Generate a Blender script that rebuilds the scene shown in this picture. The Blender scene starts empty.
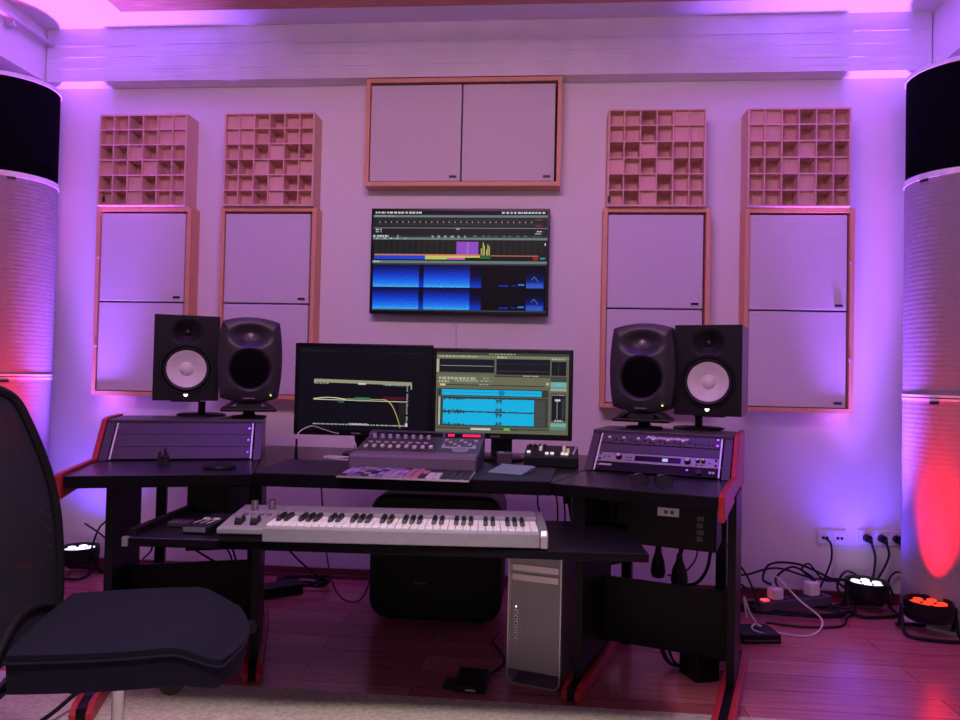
import bpy, bmesh, math, random
from mathutils import Vector, Matrix
random.seed(7)
S = bpy.context.scene
COL = S.collection
PI = math.pi

# ------------------------------------------------------------------ camera, world, light, exposure
cam_d = bpy.data.cameras.new('camera')
cam = bpy.data.objects.new('camera', cam_d); COL.objects.link(cam)
cam_d.sensor_fit = 'HORIZONTAL'; cam_d.sensor_width = 36.0; cam_d.lens = 27.04
cam_d.clip_start = 0.05; cam_d.clip_end = 60
YAW, PIT, ROL = -0.0862, 0.0215, 0.0217
_f = Vector((math.sin(YAW)*math.cos(PIT), math.cos(YAW)*math.cos(PIT), math.sin(PIT)))
_r0 = Vector((math.cos(YAW), -math.sin(YAW), 0)); _u0 = _r0.cross(_f)
_r = _r0*math.cos(ROL) + _u0*math.sin(ROL); _u = -_r0*math.sin(ROL) + _u0*math.cos(ROL)
cam.matrix_world = Matrix(((_r.x, _u.x, -_f.x, 0), (_r.y, _u.y, -_f.y, -3.871), (_r.z, _u.z, -_f.z, 1.117), (0, 0, 0, 1)))
S.camera = cam

world = bpy.data.worlds.new('world'); S.world = world; world.use_nodes = True
world.node_tree.nodes['Background'].inputs[0].default_value = (0.5, 0.35, 0.6, 1)
world.node_tree.nodes['Background'].inputs[1].default_value = 0.02
S.view_settings.view_transform = 'Standard'; S.view_settings.look = 'None'
S.view_settings.exposure = -0.12; S.view_settings.gamma = 1.0
S.view_settings.use_curve_mapping = False

def area(name, loc, target, sx, sy, power, color):
    d = bpy.data.lights.new(name, 'AREA'); d.shape = 'RECTANGLE'; d.size = sx; d.size_y = sy
    d.energy = power; d.color = color
    o = bpy.data.objects.new(name, d); COL.objects.link(o); o.location = loc
    o.rotation_euler = (Vector(target) - Vector(loc)).to_track_quat('-Z', 'Y').to_euler()
    return o
# added unseen fill lights: neutral from behind the camera, pink from the ceiling
area('rear_fill_light', (0.2, -5.9, 1.7), (-0.2, -1.8, 0.2), 2.6, 1.6, 8, (0.88, 0.94, 1.0))
area('ceiling_fill_light', (-0.45, -2.75, 2.93), (-0.45, -0.6, 1.0), 1.4, 0.5, 50, (1.0, 0.47, 0.86))
_d = bpy.data.lights.new('rug_fill_spot', 'SPOT'); _d.energy = 250; _d.color = (1.0, 0.96, 0.84); _d.spot_size = math.radians(75); _d.spot_blend = 0.5; _d.shadow_soft_size = 0.12  # added spot overhead, out of view, brightens the rug
_o = bpy.data.objects.new('rug_fill_spot', _d); COL.objects.link(_o); _o.location = (-0.3, -3.1, 2.92)
for _x, _t in ((-1.25, (-2.35, 0.0, 0.5)), (0.36, (1.46, 0.0, 0.5))):       # added violet fill spots, unseen below the raft, tinting the side walls
    _d = bpy.data.lights.new('raft_fill_spot', 'SPOT'); _d.energy = 40; _d.color = (0.24, 0.045, 1.0); _d.spot_size = math.radians(120); _d.spot_blend = 1.0; _d.shadow_soft_size = 0.25
    _o = bpy.data.objects.new('raft_fill_spot', _d); COL.objects.link(_o); _o.location = (_x, -1.15, 2.84)
    _o.rotation_euler = (Vector(_t) - _o.location).to_track_quat('-Z', 'Y').to_euler()

# ------------------------------------------------------------------ materials
MATS = {}
def _nt(name):
    m = bpy.data.materials.new(name); m.use_nodes = True
    nt = m.node_tree; b = nt.nodes['Principled BSDF']
    return m, nt, b
def mat(name, col, rough=0.5, metal=0.0, var=0.06, scale=30.0, bump=0.0, bscale=None, spec=None, stretch=None, coat=0.0):
    """procedural principled: noise-varied colour, optional bump"""
    if name in MATS: return MATS[name]
    m, nt, b = _nt(name); N, L = nt.nodes, nt.links
    tc = N.new('ShaderNodeTexCoord'); mp = N.new('ShaderNodeMapping')
    if stretch: mp.inputs['Scale'].default_value = stretch
    L.new(tc.outputs['Object'], mp.inputs['Vector'])
    nz = N.new('ShaderNodeTexNoise'); nz.inputs['Scale'].default_value = scale; nz.inputs['Detail'].default_value = 4
    L.new(mp.outputs['Vector'], nz.inputs['Vector'])
    rp = N.new('ShaderNodeValToRGB')
    lo = [max(0, c*(1-var)) for c in col]; hi = [min(1, c*(1+var)) for c in col]
    rp.color_ramp.elements[0].position = 0.3; rp.color_ramp.elements[1].position = 0.7
    rp.color_ramp.elements[0].color = (*lo, 1); rp.color_ramp.elements[1].color = (*hi, 1)
    L.new(nz.outputs['Fac'], rp.inputs['Fac']); L.new(rp.outputs['Color'], b.inputs['Base Color'])
    b.inputs['Roughness'].default_value = rough; b.inputs['Metallic'].default_value = metal
    if spec is not None: b.inputs['Specular IOR Level'].default_value = spec
    if coat: b.inputs['Coat Weight'].default_value = coat
    if bump:
        n2 = N.new('ShaderNodeTexNoise'); n2.inputs['Scale'].default_value = bscale or scale*4; n2.inputs['Detail'].default_value = 3
        L.new(mp.outputs['Vector'], n2.inputs['Vector'])
        bp = N.new('ShaderNodeBump'); bp.inputs['Strength'].default_value = bump; bp.inputs['Distance'].default_value = 0.004
        L.new(n2.outputs['Fac'], bp.inputs['Height']); L.new(bp.outputs['Normal'], b.inputs['Normal'])
    MATS[name] = m; return m
def wave_bump(name, col, rough, scale, direction='Z', strength=0.5, dist=0.004, profile='SIN', spec=None):
    m = mat(name, col, rough, spec=spec); nt = m.node_tree; N, L = nt.nodes, nt.links; b = N['Principled BSDF']
    tc = N.new('ShaderNodeTexCoord'); w = N.new('ShaderNodeTexWave'); w.bands_direction = direction; w.wave_profile = profile
    w.inputs['Scale'].default_value = scale; w.inputs['Distortion'].default_value = 0.0
    L.new(tc.outputs['Object'], w.inputs['Vector'])
    bp = N.new('ShaderNodeBump'); bp.inputs['Strength'].default_value = strength; bp.inputs['Distance'].default_value = dist
    L.new(w.outputs['Fac'], bp.inputs['Height']); L.new(bp.outputs['Normal'], b.inputs['Normal'])
    return m
def emit(name, col, strength=1.0):
    if name in MATS: return MATS[name]
    m, nt, b = _nt(name)
    b.inputs['Base Color'].default_value = (0.005, 0.005, 0.006, 1); b.inputs['Roughness'].default_value = 0.35; b.inputs['Specular IOR Level'].default_value = 0.08
    b.inputs['Emission Color'].default_value = (*col, 1); b.inputs['Emission Strength'].default_value = strength
    MATS[name] = m; return m
def srgb(r, g, b):
    f = lambda c: (c/255/12.92 if c <= 10 else ((c/255+0.055)/1.055)**2.4)
    return (f(r), f(g), f(b))

M_wall = mat('white_wall_paint', (0.80, 0.78, 0.78), 0.75, bump=0.05, scale=3, var=0.015, bscale=240)
M_ceil = mat('white_ceiling_paint', (0.80, 0.78, 0.78), 0.8, scale=3, var=0.015, bump=0.05, bscale=200)
M_black = mat('black_laminate', (0.006, 0.005, 0.008), 0.42, spec=0.18, scale=60, var=0.15)
M_deskblack = mat('black_ash_desktop', (0.007, 0.006, 0.010), 0.30, spec=0.7, scale=14, var=0.3, stretch=(1, 12, 1))
M_rackblack = mat('dark_powder_coat', (0.058, 0.046, 0.068), 0.40, scale=80, bump=0.08)
M_plastic = mat('black_plastic', (0.008, 0.007, 0.010), 0.45, spec=0.25, scale=90)
M_gloss = mat('glossy_black_plastic', (0.006, 0.006, 0.008), 0.25, spec=0.3)
M_matte = mat('matte_black_fabric', (0.0035, 0.003, 0.005), 0.95, scale=200, bump=0.2, bscale=500, spec=0.03)
M_pad = mat('dark_leather_pad', (0.022, 0.019, 0.032), 0.55, scale=120, bump=0.15, bscale=400)
M_red = mat('red_edge_lacquer', (0.42, 0.022, 0.032), 0.4, scale=20)
M_whitefab = mat('white_acoustic_cloth', (0.64, 0.59, 0.62), 0.9, scale=120, var=0.04, bump=0.15, bscale=600)
M_beech = mat('oiled_beech_wood', (0.74, 0.37, 0.21), 0.5, scale=9, var=0.10, stretch=(14, 14, 1))
M_pine = mat('pale_pine_wood', (0.74, 0.45, 0.35), 0.6, scale=10, var=0.05, stretch=(12, 12, 1))
M_cloud = mat('pine_ceiling_planks', (0.55, 0.27, 0.16), 0.6, scale=7, var=0.25, stretch=(1, 14, 14))
M_silver = mat('brushed_aluminium', (0.62, 0.60, 0.60), 0.38, metal=0.9, scale=12, stretch=(1, 1, 30))
M_silverpl = mat('silver_plastic', (0.33, 0.32, 0.36), 0.35, metal=0.3, scale=40)
M_whitepl = mat('white_plastic', (0.78, 0.76, 0.78), 0.35)
M_key = mat('white_key_plastic', (0.85, 0.83, 0.83), 0.25)
M_chrome = mat('chrome_steel', (0.55, 0.55, 0.57), 0.24, metal=1.0)
M_steel = mat('rack_rail_steel', (0.65, 0.65, 0.68), 0.3, metal=0.85)
M_grey = mat('grey_console_plastic', (0.075, 0.068, 0.098), 0.5, scale=60)
M_greylt = mat('grey_armrest_plastic', (0.16, 0.14, 0.19), 0.5, scale=60)
M_knob = mat('light_grey_knob', (0.55, 0.53, 0.56), 0.4)
M_cone = mat('white_cone_paper', (0.74, 0.70, 0.74), 0.6, scale=25)
M_rubber = mat('black_rubber', (0.012, 0.011, 0.013), 0.6)
M_speaker = mat('dark_speaker_paint', (0.008, 0.007, 0.011), 0.5, spec=0.25, scale=140, bump=0.1)
M_speaker2 = mat('charcoal_cast_enclosure', (0.026, 0.022, 0.032), 0.45, scale=140, bump=0.06)
M_chair = mat('dark_blue_grey_upholstery', (0.008, 0.006, 0.018), 0.9, spec=0.15, scale=150, bump=0.3, bscale=420)
M_base = mat('dark_red_skirting', (0.16, 0.03, 0.035), 0.35, scale=8, stretch=(1, 8, 8), var=0.2)
M_cable = mat('black_cable', (0.008, 0.007, 0.010), 0.5, spec=0.25)
M_vinyl = mat('smooth_black_vinyl', (0.02, 0.018, 0.025), 0.28)
M_edge = mat('black_edge_band', (0.005, 0.004, 0.007), 0.55, spec=0.12)
M_bkey = mat('black_key_plastic', (0.008, 0.008, 0.010), 0.45, spec=0.25)
M_rail = mat('bright_rail_edge', (0.80, 0.79, 0.82), 0.35, metal=0.2)
M_clip = mat('grey_clip', (0.5, 0.47, 0.5), 0.5)
M_wcable = mat('white_cable', (0.72, 0.70, 0.72), 0.5)
M_tag = mat('black_tag', (0.015, 0.012, 0.015), 0.5)
M_lens = mat('lamp_lens', (0.05, 0.05, 0.06), 0.1)
M_pipe = mat('painted_pipe', (0.55, 0.53, 0.55), 0.5)
M_wood2 = mat('orange_plywood', (0.55, 0.22, 0.07), 0.6, scale=20, var=0.2)
M_glasses = mat('tinted_lens', (0.02, 0.018, 0.03), 0.05, coat=1.0)
M_ribbed = wave_bump('ribbed_white_fabric', (0.29, 0.265, 0.27), 0.85, 14.0, 'Z', 0.055, 0.004)
M_beam = None
def beam_mat():
    m = mat('board_marked_concrete', (0.78, 0.76, 0.77), 0.75, scale=5, bump=0.0)
    nt = m.node_tree; N, L = nt.nodes, nt.links; b = N['Principled BSDF']
    tc = N.new('ShaderNodeTexCoord'); mp = N.new('ShaderNodeMapping'); mp.inputs['Scale'].default_value = (0.6, 1, 9)
    n = N.new('ShaderNodeTexNoise'); n.inputs['Scale'].default_value = 5; n.inputs['Detail'].default_value = 6
    w = N.new('ShaderNodeTexWave'); w.bands_direction = 'Z'; w.wave_profile = 'SAW'; w.inputs['Scale'].default_value = 1.6
    w.inputs['Distortion'].default_value = 0.35; w.inputs['Detail'].default_value = 2
    ad = N.new('ShaderNodeMath'); ad.operation = 'MULTIPLY_ADD'; ad.inputs[1].default_value = 0.55
    bp = N.new('ShaderNodeBump'); bp.inputs['Strength'].default_value = 0.55; bp.inputs['Distance'].default_value = 0.012
    L.new(tc.outputs['Object'], mp.inputs['Vector']); L.new(mp.outputs['Vector'], n.inputs['Vector']); L.new(tc.outputs['Object'], w.inputs['Vector'])
    L.new(n.outputs['Fac'], ad.inputs[0]); L.new(w.outputs['Fac'], ad.inputs[2])
    L.new(ad.outputs[0], bp.inputs['Height']); L.new(bp.outputs['Normal'], b.inputs['Normal'])
    return m
M_beam = beam_mat()
def floor_mat():
    m, nt, b = _nt('cherry_plank_floor'); N, L = nt.nodes, nt.links
    tc = N.new('ShaderNodeTexCoord')
    br = N.new('ShaderNodeTexBrick'); br.offset = 0.37
    br.inputs['Scale'].default_value = 1.0; br.inputs['Brick Width'].default_value = 1.15; br.inputs['Row Height'].default_value = 0.15
    br.inputs['Mortar Size'].default_value = 0.0015
    br.inputs['Color1'].default_value = (0.42, 0.11, 0.13, 1); br.inputs['Color2'].default_value = (0.56, 0.18, 0.20, 1)
    br.inputs['Mortar'].default_value = (0.05, 0.015, 0.015, 1)
    mp = N.new('ShaderNodeMapping'); mp.inputs['Scale'].default_value = (1.5, 24, 1)
    nz = N.new('ShaderNodeTexNoise'); nz.inputs['Scale'].default_value = 3; nz.inputs['Detail'].default_value = 5
    mx = N.new('ShaderNodeMix'); mx.data_type = 'RGBA'; mx.blend_type = 'OVERLAY'; mx.inputs['Factor'].default_value = 0.5
    L.new(tc.outputs['Object'], br.inputs['Vector']); L.new(tc.outputs['Object'], mp.inputs['Vector']); L.new(mp.outputs['Vector'], nz.inputs['Vector'])
    L.new(br.outputs['Color'], mx.inputs[6]); L.new(nz.outputs['Fac'], mx.inputs[7]); L.new(mx.outputs[2], b.inputs['Base Color'])
    b.inputs['Roughness'].default_value = 0.2; b.inputs['Specular IOR Level'].default_value = 0.75
    MATS['floor'] = m; return m
def rug_mat():
    m = mat('woven_sisal', (0.56, 0.45, 0.42), 0.95, scale=60, var=0.22)
    nt = m.node_tree; N, L = nt.nodes, nt.links; b = N['Principled BSDF']
    tc = N.new('ShaderNodeTexCoord'); br = N.new('ShaderNodeTexBrick'); br.inputs['Scale'].default_value = 1
    br.inputs['Brick Width'].default_value = 0.012; br.inputs['Row Height'].default_value = 0.008; br.inputs['Mortar Size'].default_value = 0.002
    L.new(tc.outputs['Object'], br.inputs['Vector'])
    bp = N.new('ShaderNodeBump'); bp.inputs['Strength'].default_value = 0.7; bp.inputs['Distance'].default_value = 0.004
    L.new(br.outputs['Fac'], bp.inputs['Height']); bp.invert = True; L.new(bp.outputs['Normal'], b.inputs['Normal'])
    return m
def grill_mat():
    m = mat('perforated_aluminium', (0.50, 0.48, 0.48), 0.45, metal=0.2, scale=30)
    nt = m.node_tree; N, L = nt.nodes, nt.links; b = N['Principled BSDF']
    tc = N.new('ShaderNodeTexCoord'); mp = N.new('ShaderNodeMapping'); mp.inputs['Rotation'].default_value = (PI/2, 0, 0)
    vo = N.new('ShaderNodeTexVoronoi'); vo.inputs['Scale'].default_value = 190; vo.inputs['Randomness'].default_value = 0.0; vo.voronoi_dimensions = '2D'
    rp = N.new('ShaderNodeValToRGB'); rp.color_ramp.elements[0].position = 0.28; rp.color_ramp.elements[1].position = 0.4
    rp.color_ramp.elements[0].color = (0.20, 0.19, 0.19, 1); rp.color_ramp.elements[1].color = (0.38, 0.37, 0.37, 1)
    L.new(tc.outputs['Object'], mp.inputs['Vector']); L.new(mp.outputs['Vector'], vo.inputs['Vector'])
    L.new(vo.outputs['Distance'], rp.inputs['Fac']); L.new(rp.outputs['Color'], b.inputs['Base Color'])
    return m
def mesh_mat():
    """open mesh cloth: a fine net of holes one can see through"""
    m = mat('chair_mesh_net', (0.010, 0.010, 0.016), 0.6, scale=80)
    nt = m.node_tree; N, L = nt.nodes, nt.links; b = N['Principled BSDF']
    tc = N.new('ShaderNodeTexCoord'); vo = N.new('ShaderNodeTexVoronoi'); vo.inputs['Scale'].default_value = 260; vo.inputs['Randomness'].default_value = 0.0
    rp = N.new('ShaderNodeValToRGB'); rp.color_ramp.interpolation = 'CONSTANT'
    rp.color_ramp.elements[0].color = (0, 0, 0, 1); rp.color_ramp.elements[1].color = (1, 1, 1, 1); rp.color_ramp.elements[1].position = 0.13
    L.new(tc.outputs['Object'], vo.inputs['Vector']); L.new(vo.outputs['Distance'], rp.inputs['Fac']); L.new(rp.outputs['Color'], b.inputs['Alpha'])
    return m
M_floor = floor_mat(); M_rug = rug_mat(); M_grill = grill_mat(); M_net = mesh_mat()

# ------------------------------------------------------------------ mesh builder (all coordinates are world coordinates)
OFF = {}
class MB:
    def __init__(self, xf=None):
        self.bm = bmesh.new(); self.mats = []; self.xf = xf; self.uv = self.bm.loops.layers.uv.new('uv')
    def _m(self, m):
        if m not in self.mats: self.mats.append(m)
        return self.mats.index(m)
    def v(self, p):
        p = Vector(p)
        if self.xf: p = Vector(self.xf(p))
        return self.bm.verts.new(p)
    def face(self, vs, m, smooth=False):
        try: f = self.bm.faces.new(vs)
        except ValueError: return None
        f.material_index = self._m(m); f.smooth = smooth; return f
    def poly(self, pts, m):
        return self.face([self.v(p) for p in pts], m)
    def quad_uv(self, pts, m):
        f = self.poly(pts, m)
        for l, uv in zip(f.loops, ((0, 0), (1, 0), (1, 1), (0, 1))): l[self.uv].uv = uv
    def box(self, a, b, m, taper=None):
        (x0, y0, z0), (x1, y1, z1) = a, b
        P = [(x0,y0,z0),(x1,y0,z0),(x1,y1,z0),(x0,y1,z0),(x0,y0,z1),(x1,y0,z1),(x1,y1,z1),(x0,y1,z1)]
        V = [self.v(p) for p in P]
        for q in ((3,2,1,0),(4,5,6,7),(0,1,5,4),(1,2,6,5),(2,3,7,6),(3,0,4,7)): self.face([V[i] for i in q], m)
        return self
    def hexa(self, P, m):
        """eight corners: bottom ring then top ring"""
        V = [self.v(p) for p in P]
        for q in ((3,2,1,0),(4,5,6,7),(0,1,5,4),(1,2,6,5),(2,3,7,6),(3,0,4,7)): self.face([V[i] for i in q], m)
        return self
    def prism(self, ring, d, m):
        """closed ring of points swept along vector d"""
        d = Vector(d); A = [self.v(p) for p in ring]; B = [self.v(Vector(p)+d) for p in ring]
        n = len(A); self.face(A[::-1], m); self.face(B, m)
        for i in range(n): self.face([A[i], A[(i+1)%n], B[(i+1)%n], B[i]], m)
        return self
    def cyl(self, a, b, r0, m, r1=None, n=20, caps=True, smooth=True):
        a, b = Vector(a), Vector(b); r1 = r0 if r1 is None else r1
        ax = (b-a).normalized(); t = Vector((1,0,0)) if abs(ax.x) < .9 else Vector((0,1,0))
        e1 = ax.cross(t).normalized(); e2 = ax.cross(e1)
        A = []; B = []
        for i in range(n):
            c, s = math.cos(2*PI*i/n), math.sin(2*PI*i/n)
            A.append(self.v(a+(e1*c+e2*s)*r0)); B.append(self.v(b+(e1*c+e2*s)*r1))
        for i in range(n): self.face([A[i], A[(i+1)%n], B[(i+1)%n], B[i]], m, smooth)
        if caps: self.face(A[::-1], m); self.face(B, m)
        return self
    def lathe(self, o, ax, prof, m, n=32, smooth=True):
        """prof: list of (r, h) along ax from o"""
        o, ax = Vector(o), Vector(ax).normalized(); t = Vector((1,0,0)) if abs(ax.x) < .9 else Vector((0,1,0))
        e1 = ax.cross(t).normalized(); e2 = ax.cross(e1); rings = []
        for r, h in prof:
            if r < 1e-6: rings.append([self.v(o+ax*h)])
            else: rings.append([self.v(o+ax*h+(e1*math.cos(2*PI*i/n)+e2*math.sin(2*PI*i/n))*r) for i in range(n)])
        for R0, R1 in zip(rings, rings[1:]):
            for i in range(n):
                j = (i+1) % n
                if len(R0) == 1 and len(R1) == 1: continue
                if len(R0) == 1: self.face([R0[0], R1[j], R1[i]], m, smooth)
                elif len(R1) == 1: self.face([R0[i], R0[j], R1[0]], m, smooth)
                else: self.face([R0[i], R0[j], R1[j], R1[i]], m, smooth)
        return self
    def tube(self, pts, r, m, n=8, res=8, closed=False):
        P = [Vector(p) for p in pts]; Q = []
        k = len(P)
        if k == 2: Q = P
        else:
            rng = range(k if closed else k-1)
            for i in rng:
                g = lambda j: P[j % k] if closed else P[max(0, min(k-1, j))]
                p0, p1, p2, p3 = g(i-1), g(i), g(i+1), g(i+2)
                for s in range(res):
                    t = s/res
                    Q.append(0.5*((2*p1)+(p2-p0)*t+(2*p0-5*p1+4*p2-p3)*t*t+(3*p1-p0-3*p2+p3)*t**3))
            if not closed: Q.append(P[-1])
        if self.xf: Q = [Vector(self.xf(q)) for q in Q]
        xf, self.xf = self.xf, None
        rings = []; e1 = None; N = len(Q)
        for i, q in enumerate(Q):
            a = Q[(i-1) % N] if (closed or i > 0) else Q[0]; b = Q[(i+1) % N] if (closed or i < N-1) else Q[-1]
            d = (b-a)
            d = d.normalized() if d.length > 1e-9 else Vector((0,0,1))
            if e1 is None: e1 = d.cross(Vector((0,0,1)) if abs(d.z) < .9 else Vector((1,0,0))).normalized()
            e1 = (e1 - d*e1.dot(d)); e1 = e1.normalized() if e1.length > 1e-6 else d.orthogonal().normalized()
            e2 = d.cross(e1)
            rr = r(i/(N-1)) if callable(r) else r
            rings.append([self.v(q+(e1*math.cos(2*PI*k/n)+e2*math.sin(2*PI*k/n))*rr) for k in range(n)])
        for i in range(N if closed else N-1):
            A, B = rings[i], rings[(i+1) % N]
            for k in range(n): self.face([A[k], A[(k+1)%n], B[(k+1)%n], B[k]], m, True)
        if not closed: self.face(rings[0][::-1], m); self.face(rings[-1], m)
        self.xf = xf
        return self
    def edges_as(self, m):
        """give all upright faces another material"""
        i = self._m(m)
        for f in self.bm.faces:
            f.normal_update()
            if abs(f.normal.z) < .5: f.material_index = i
        return self
    def build(self, name, parent=None, bevel=0.0, base=None, seg=2):
        bm = self.bm
        bmesh.ops.recalc_face_normals(bm, faces=bm.faces)
        for e in bm.edges:
            if len(e.link_faces) == 2 and e.calc_face_angle(0) > 0.75: e.smooth = False
        if parent is not None: off = OFF[parent]
        elif base is not None: off = Vector(base)
        else:
            lo = [min(v.co[i] for v in bm.verts) for i in range(3)]; hi = [max(v.co[i] for v in bm.verts) for i in range(3)]
            off = Vector(((lo[0]+hi[0])/2, (lo[1]+hi[1])/2, lo[2]))
        for v in bm.verts: v.co -= off
        me = bpy.data.meshes.new(name); bm.to_mesh(me); bm.free()
        for m in self.mats: me.materials.append(m)
        o = bpy.data.objects.new(name, me); COL.objects.link(o)
        if parent is not None: o.parent = parent; OFF[o] = off
        else: o.location = off; OFF[o] = off
        if bevel:
            md = o.modifiers.new('bevel', 'BEVEL'); md.width = bevel; md.segments = seg; md.limit_method = 'ANGLE'; md.angle_limit = math.radians(40)
        return o
def thing(name, label, cat, loc, group=None):
    o = bpy.data.objects.new(name, None); COL.objects.link(o); o.location = loc; o.empty_display_size = 0.1
    OFF[o] = Vector(loc); o['label'] = label; o['category'] = cat
    if group: o['group'] = group
    return o
def tag(o, label, cat, group=None):
    o['label'] = label; o['category'] = cat
    if group: o['group'] = group
    return o
def struct(o): o['kind'] = 'structure'; return o
def rotz(cx, cy, cz, deg):
    """local (x right, y back, z up) -> world, turned about z"""
    c, s = math.cos(math.radians(deg)), math.sin(math.radians(deg))
    return lambda p: (cx + p[0]*c - p[1]*s, cy + p[0]*s + p[1]*c, cz + p[2])

# ------------------------------------------------------------------ room shell
XL, XR, YB, YF, ZC = -3.18, 2.30, 0.0, -6.2, 3.0
def slab(name, a, b, m, bevel=0):
    mb = MB(); mb.box(a, b, m); return struct(mb.build(name, bevel=bevel))
slab('floor', (XL-.1, YF-.1, -.1), (XR+.1, .1, 0), M_floor)
slab('wall_back', (XL-.1, 0, 0), (XR+.1, .1, ZC), M_wall)
slab('wall_left', (XL-.1, YF, 0), (XL, 0, ZC), M_wall)
slab('wall_right', (XR, YF, 0), (XR+.1, 0, ZC), M_wall)
slab('wall_front', (XL-.1, YF-.1, 0), (XR+.1, YF, ZC), M_wall)
slab('ceiling', (XL-.1, YF-.1, ZC), (XR+.1, .1, ZC+.1), M_ceil)
mb = MB(); mb.box((-2.795, -.10, 2.703), (1.92, 0, ZC), M_beam)
for z_ in (2.775, 2.842, 2.905):                                             # seams left by the shuttering boards
    x_ = -2.79
    while x_ < 1.9:
        l_ = random.uniform(.25, .8); h_ = random.uniform(.001, .0035); q_ = z_ + random.uniform(-.004, .004)
        mb.prism([(x_, -.0995, q_-.004), (x_, -.1000-h_, q_-.001), (x_, -.1000-h_*.6, q_+.001), (x_, -.0995, q_+.002)], (min(l_, 1.915-x_), 0, 0), M_beam); x_ += l_ + random.uniform(.0, .25)
for x_ in (-2.793, 1.912): mb.box((x_, -.104, 2.71), (x_+.007, -.0995, 2.995), M_wall)
struct(mb.build('trim_1', bevel=.004))       # concrete beam over the back wall
slab('trim_2', (XL, YF, 2.705), (-2.80, 0, ZC), M_wall)                                                        # soffits along the side walls
slab('trim_3', (1.925, YF, 2.705), (XR, 0, ZC), M_wall)
def skirting(name, a, b):
    mb = MB(); (x0, y0), (x1, y1) = a, b
    mb.box((x0, y0, 0), (x1, y1, .052), M_base); mb.box((x0+(0 if x1-x0 > 1 else 0), y0-(.008 if x1-x0 > 1 else 0), 0), (x1, y1, .018), M_base)
    return struct(mb.build(name, bevel=.003))
skirting('baseboard_back', (XL, -.016), (XR, 0))
skirting('baseboard_left', (XL, YF), (XL+.016, -.03)); skirting('baseboard_right', (XR-.016, YF), (XR, -.03))

# ------------------------------------------------------------------ ceiling raft, pipe
t = thing('ceiling_raft', 'slatted wooden raft hanging under the white ceiling', 'ceiling panel', (-.45, -1.3, 2.88))
for k in range(10):
    y0 = -.50 - k*.155
    mb = MB(); mb.box((-2.11, y0-.150, 2.88), (1.22, y0, 2.905), M_cloud); mb.build('plank', t, bevel=.003)
mb = MB()
for x in (-2.06, -.45, 1.15): mb.box((x-.03, -2.04, 2.906), (x+.03, -.505, 2.945), M_cloud)
mb.build('batten', t)
mb = MB()
for x in (-2.06, 1.15):
    for y in (-1.9, -.65): mb.cyl((x, y, 2.946), (x, y, 2.999), .006, M_steel, n=8)
mb.build('hanger', t)
t.rotation_euler.z = math.radians(.45); t.location.y += .012
t = thing('heating_pipe', 'thin painted pipe on brackets along the left soffit near the ceiling', 'pipe', (-2.77, -.8, 2.9))
mb = MB(); mb.tube([(-2.765, -.102, 2.912), (-2.765, -2.6, 2.905)], .014, M_pipe, n=12); mb.build('pipe', t)
for y in (-.40, -1.6):
    mb = MB(); mb.cyl((-2.799, y, 2.88), (-2.765, y, 2.88), .018, M_pipe); mb.box((-2.775, y-.012, 2.872), (-2.757, y+.012, 2.926), M_pipe); mb.build('bracket', t, bevel=.003)

# ------------------------------------------------------------------ round acoustic columns
def column(cx, side, label):
    cy, R = -.245, .228
    t = thing('acoustic_column', label, 'column', (cx, cy, 0), 'round acoustic columns')
    o, up = (cx, cy, 0), (0, 0, 1)
    def seg(name, z0, z1, m, r=R, rim=.012):
        mb = MB(); mb.lathe(o, up, [(0, z0), (r-.002, z0), (r-.002, z1), (0, z1)], m, n=64); mb.build(name, t)
    seg('lower_section', 0.012, 1.045, M_ribbed); seg('middle_section', 1.072, 2.085, M_ribbed); seg('bass_section', 2.112, 2.60, M_matte, R-.004)
    for z0, z1 in ((0, .012), (1.045, 1.056), (1.061, 1.072), (2.085, 2.112), (2.60, 2.62)):
        mb = MB(); mb.lathe(o, up, [(0, z0), (R+.001, z0), (R+.001, z1), (0, z1)], M_whitepl, n=64); mb.build('rim', t)
    for z in (1.030, 2.070):
        a0 = math.radians((-160 if z > 2 else -146) if side > 0 else -55); mb = MB()
        for i in range(4):
            a, b = a0+i*.042, a0+(i+1)*.042
            r = R+.004
            mb.hexa([(cx+rr*math.cos(q), cy+rr*math.sin(q), zz) for zz in (z, z+.012) for q, rr in ((a, R-.002), (a, r), (b, r), (b, R-.002))], M_tag)
        mb.build('tag', t)
column(1.975, 1, 'tall white round column with black top at the right wall, bathed in red light')
column(-2.872, -1, 'tall white round column with black top at the left wall, behind the office chair')

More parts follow.
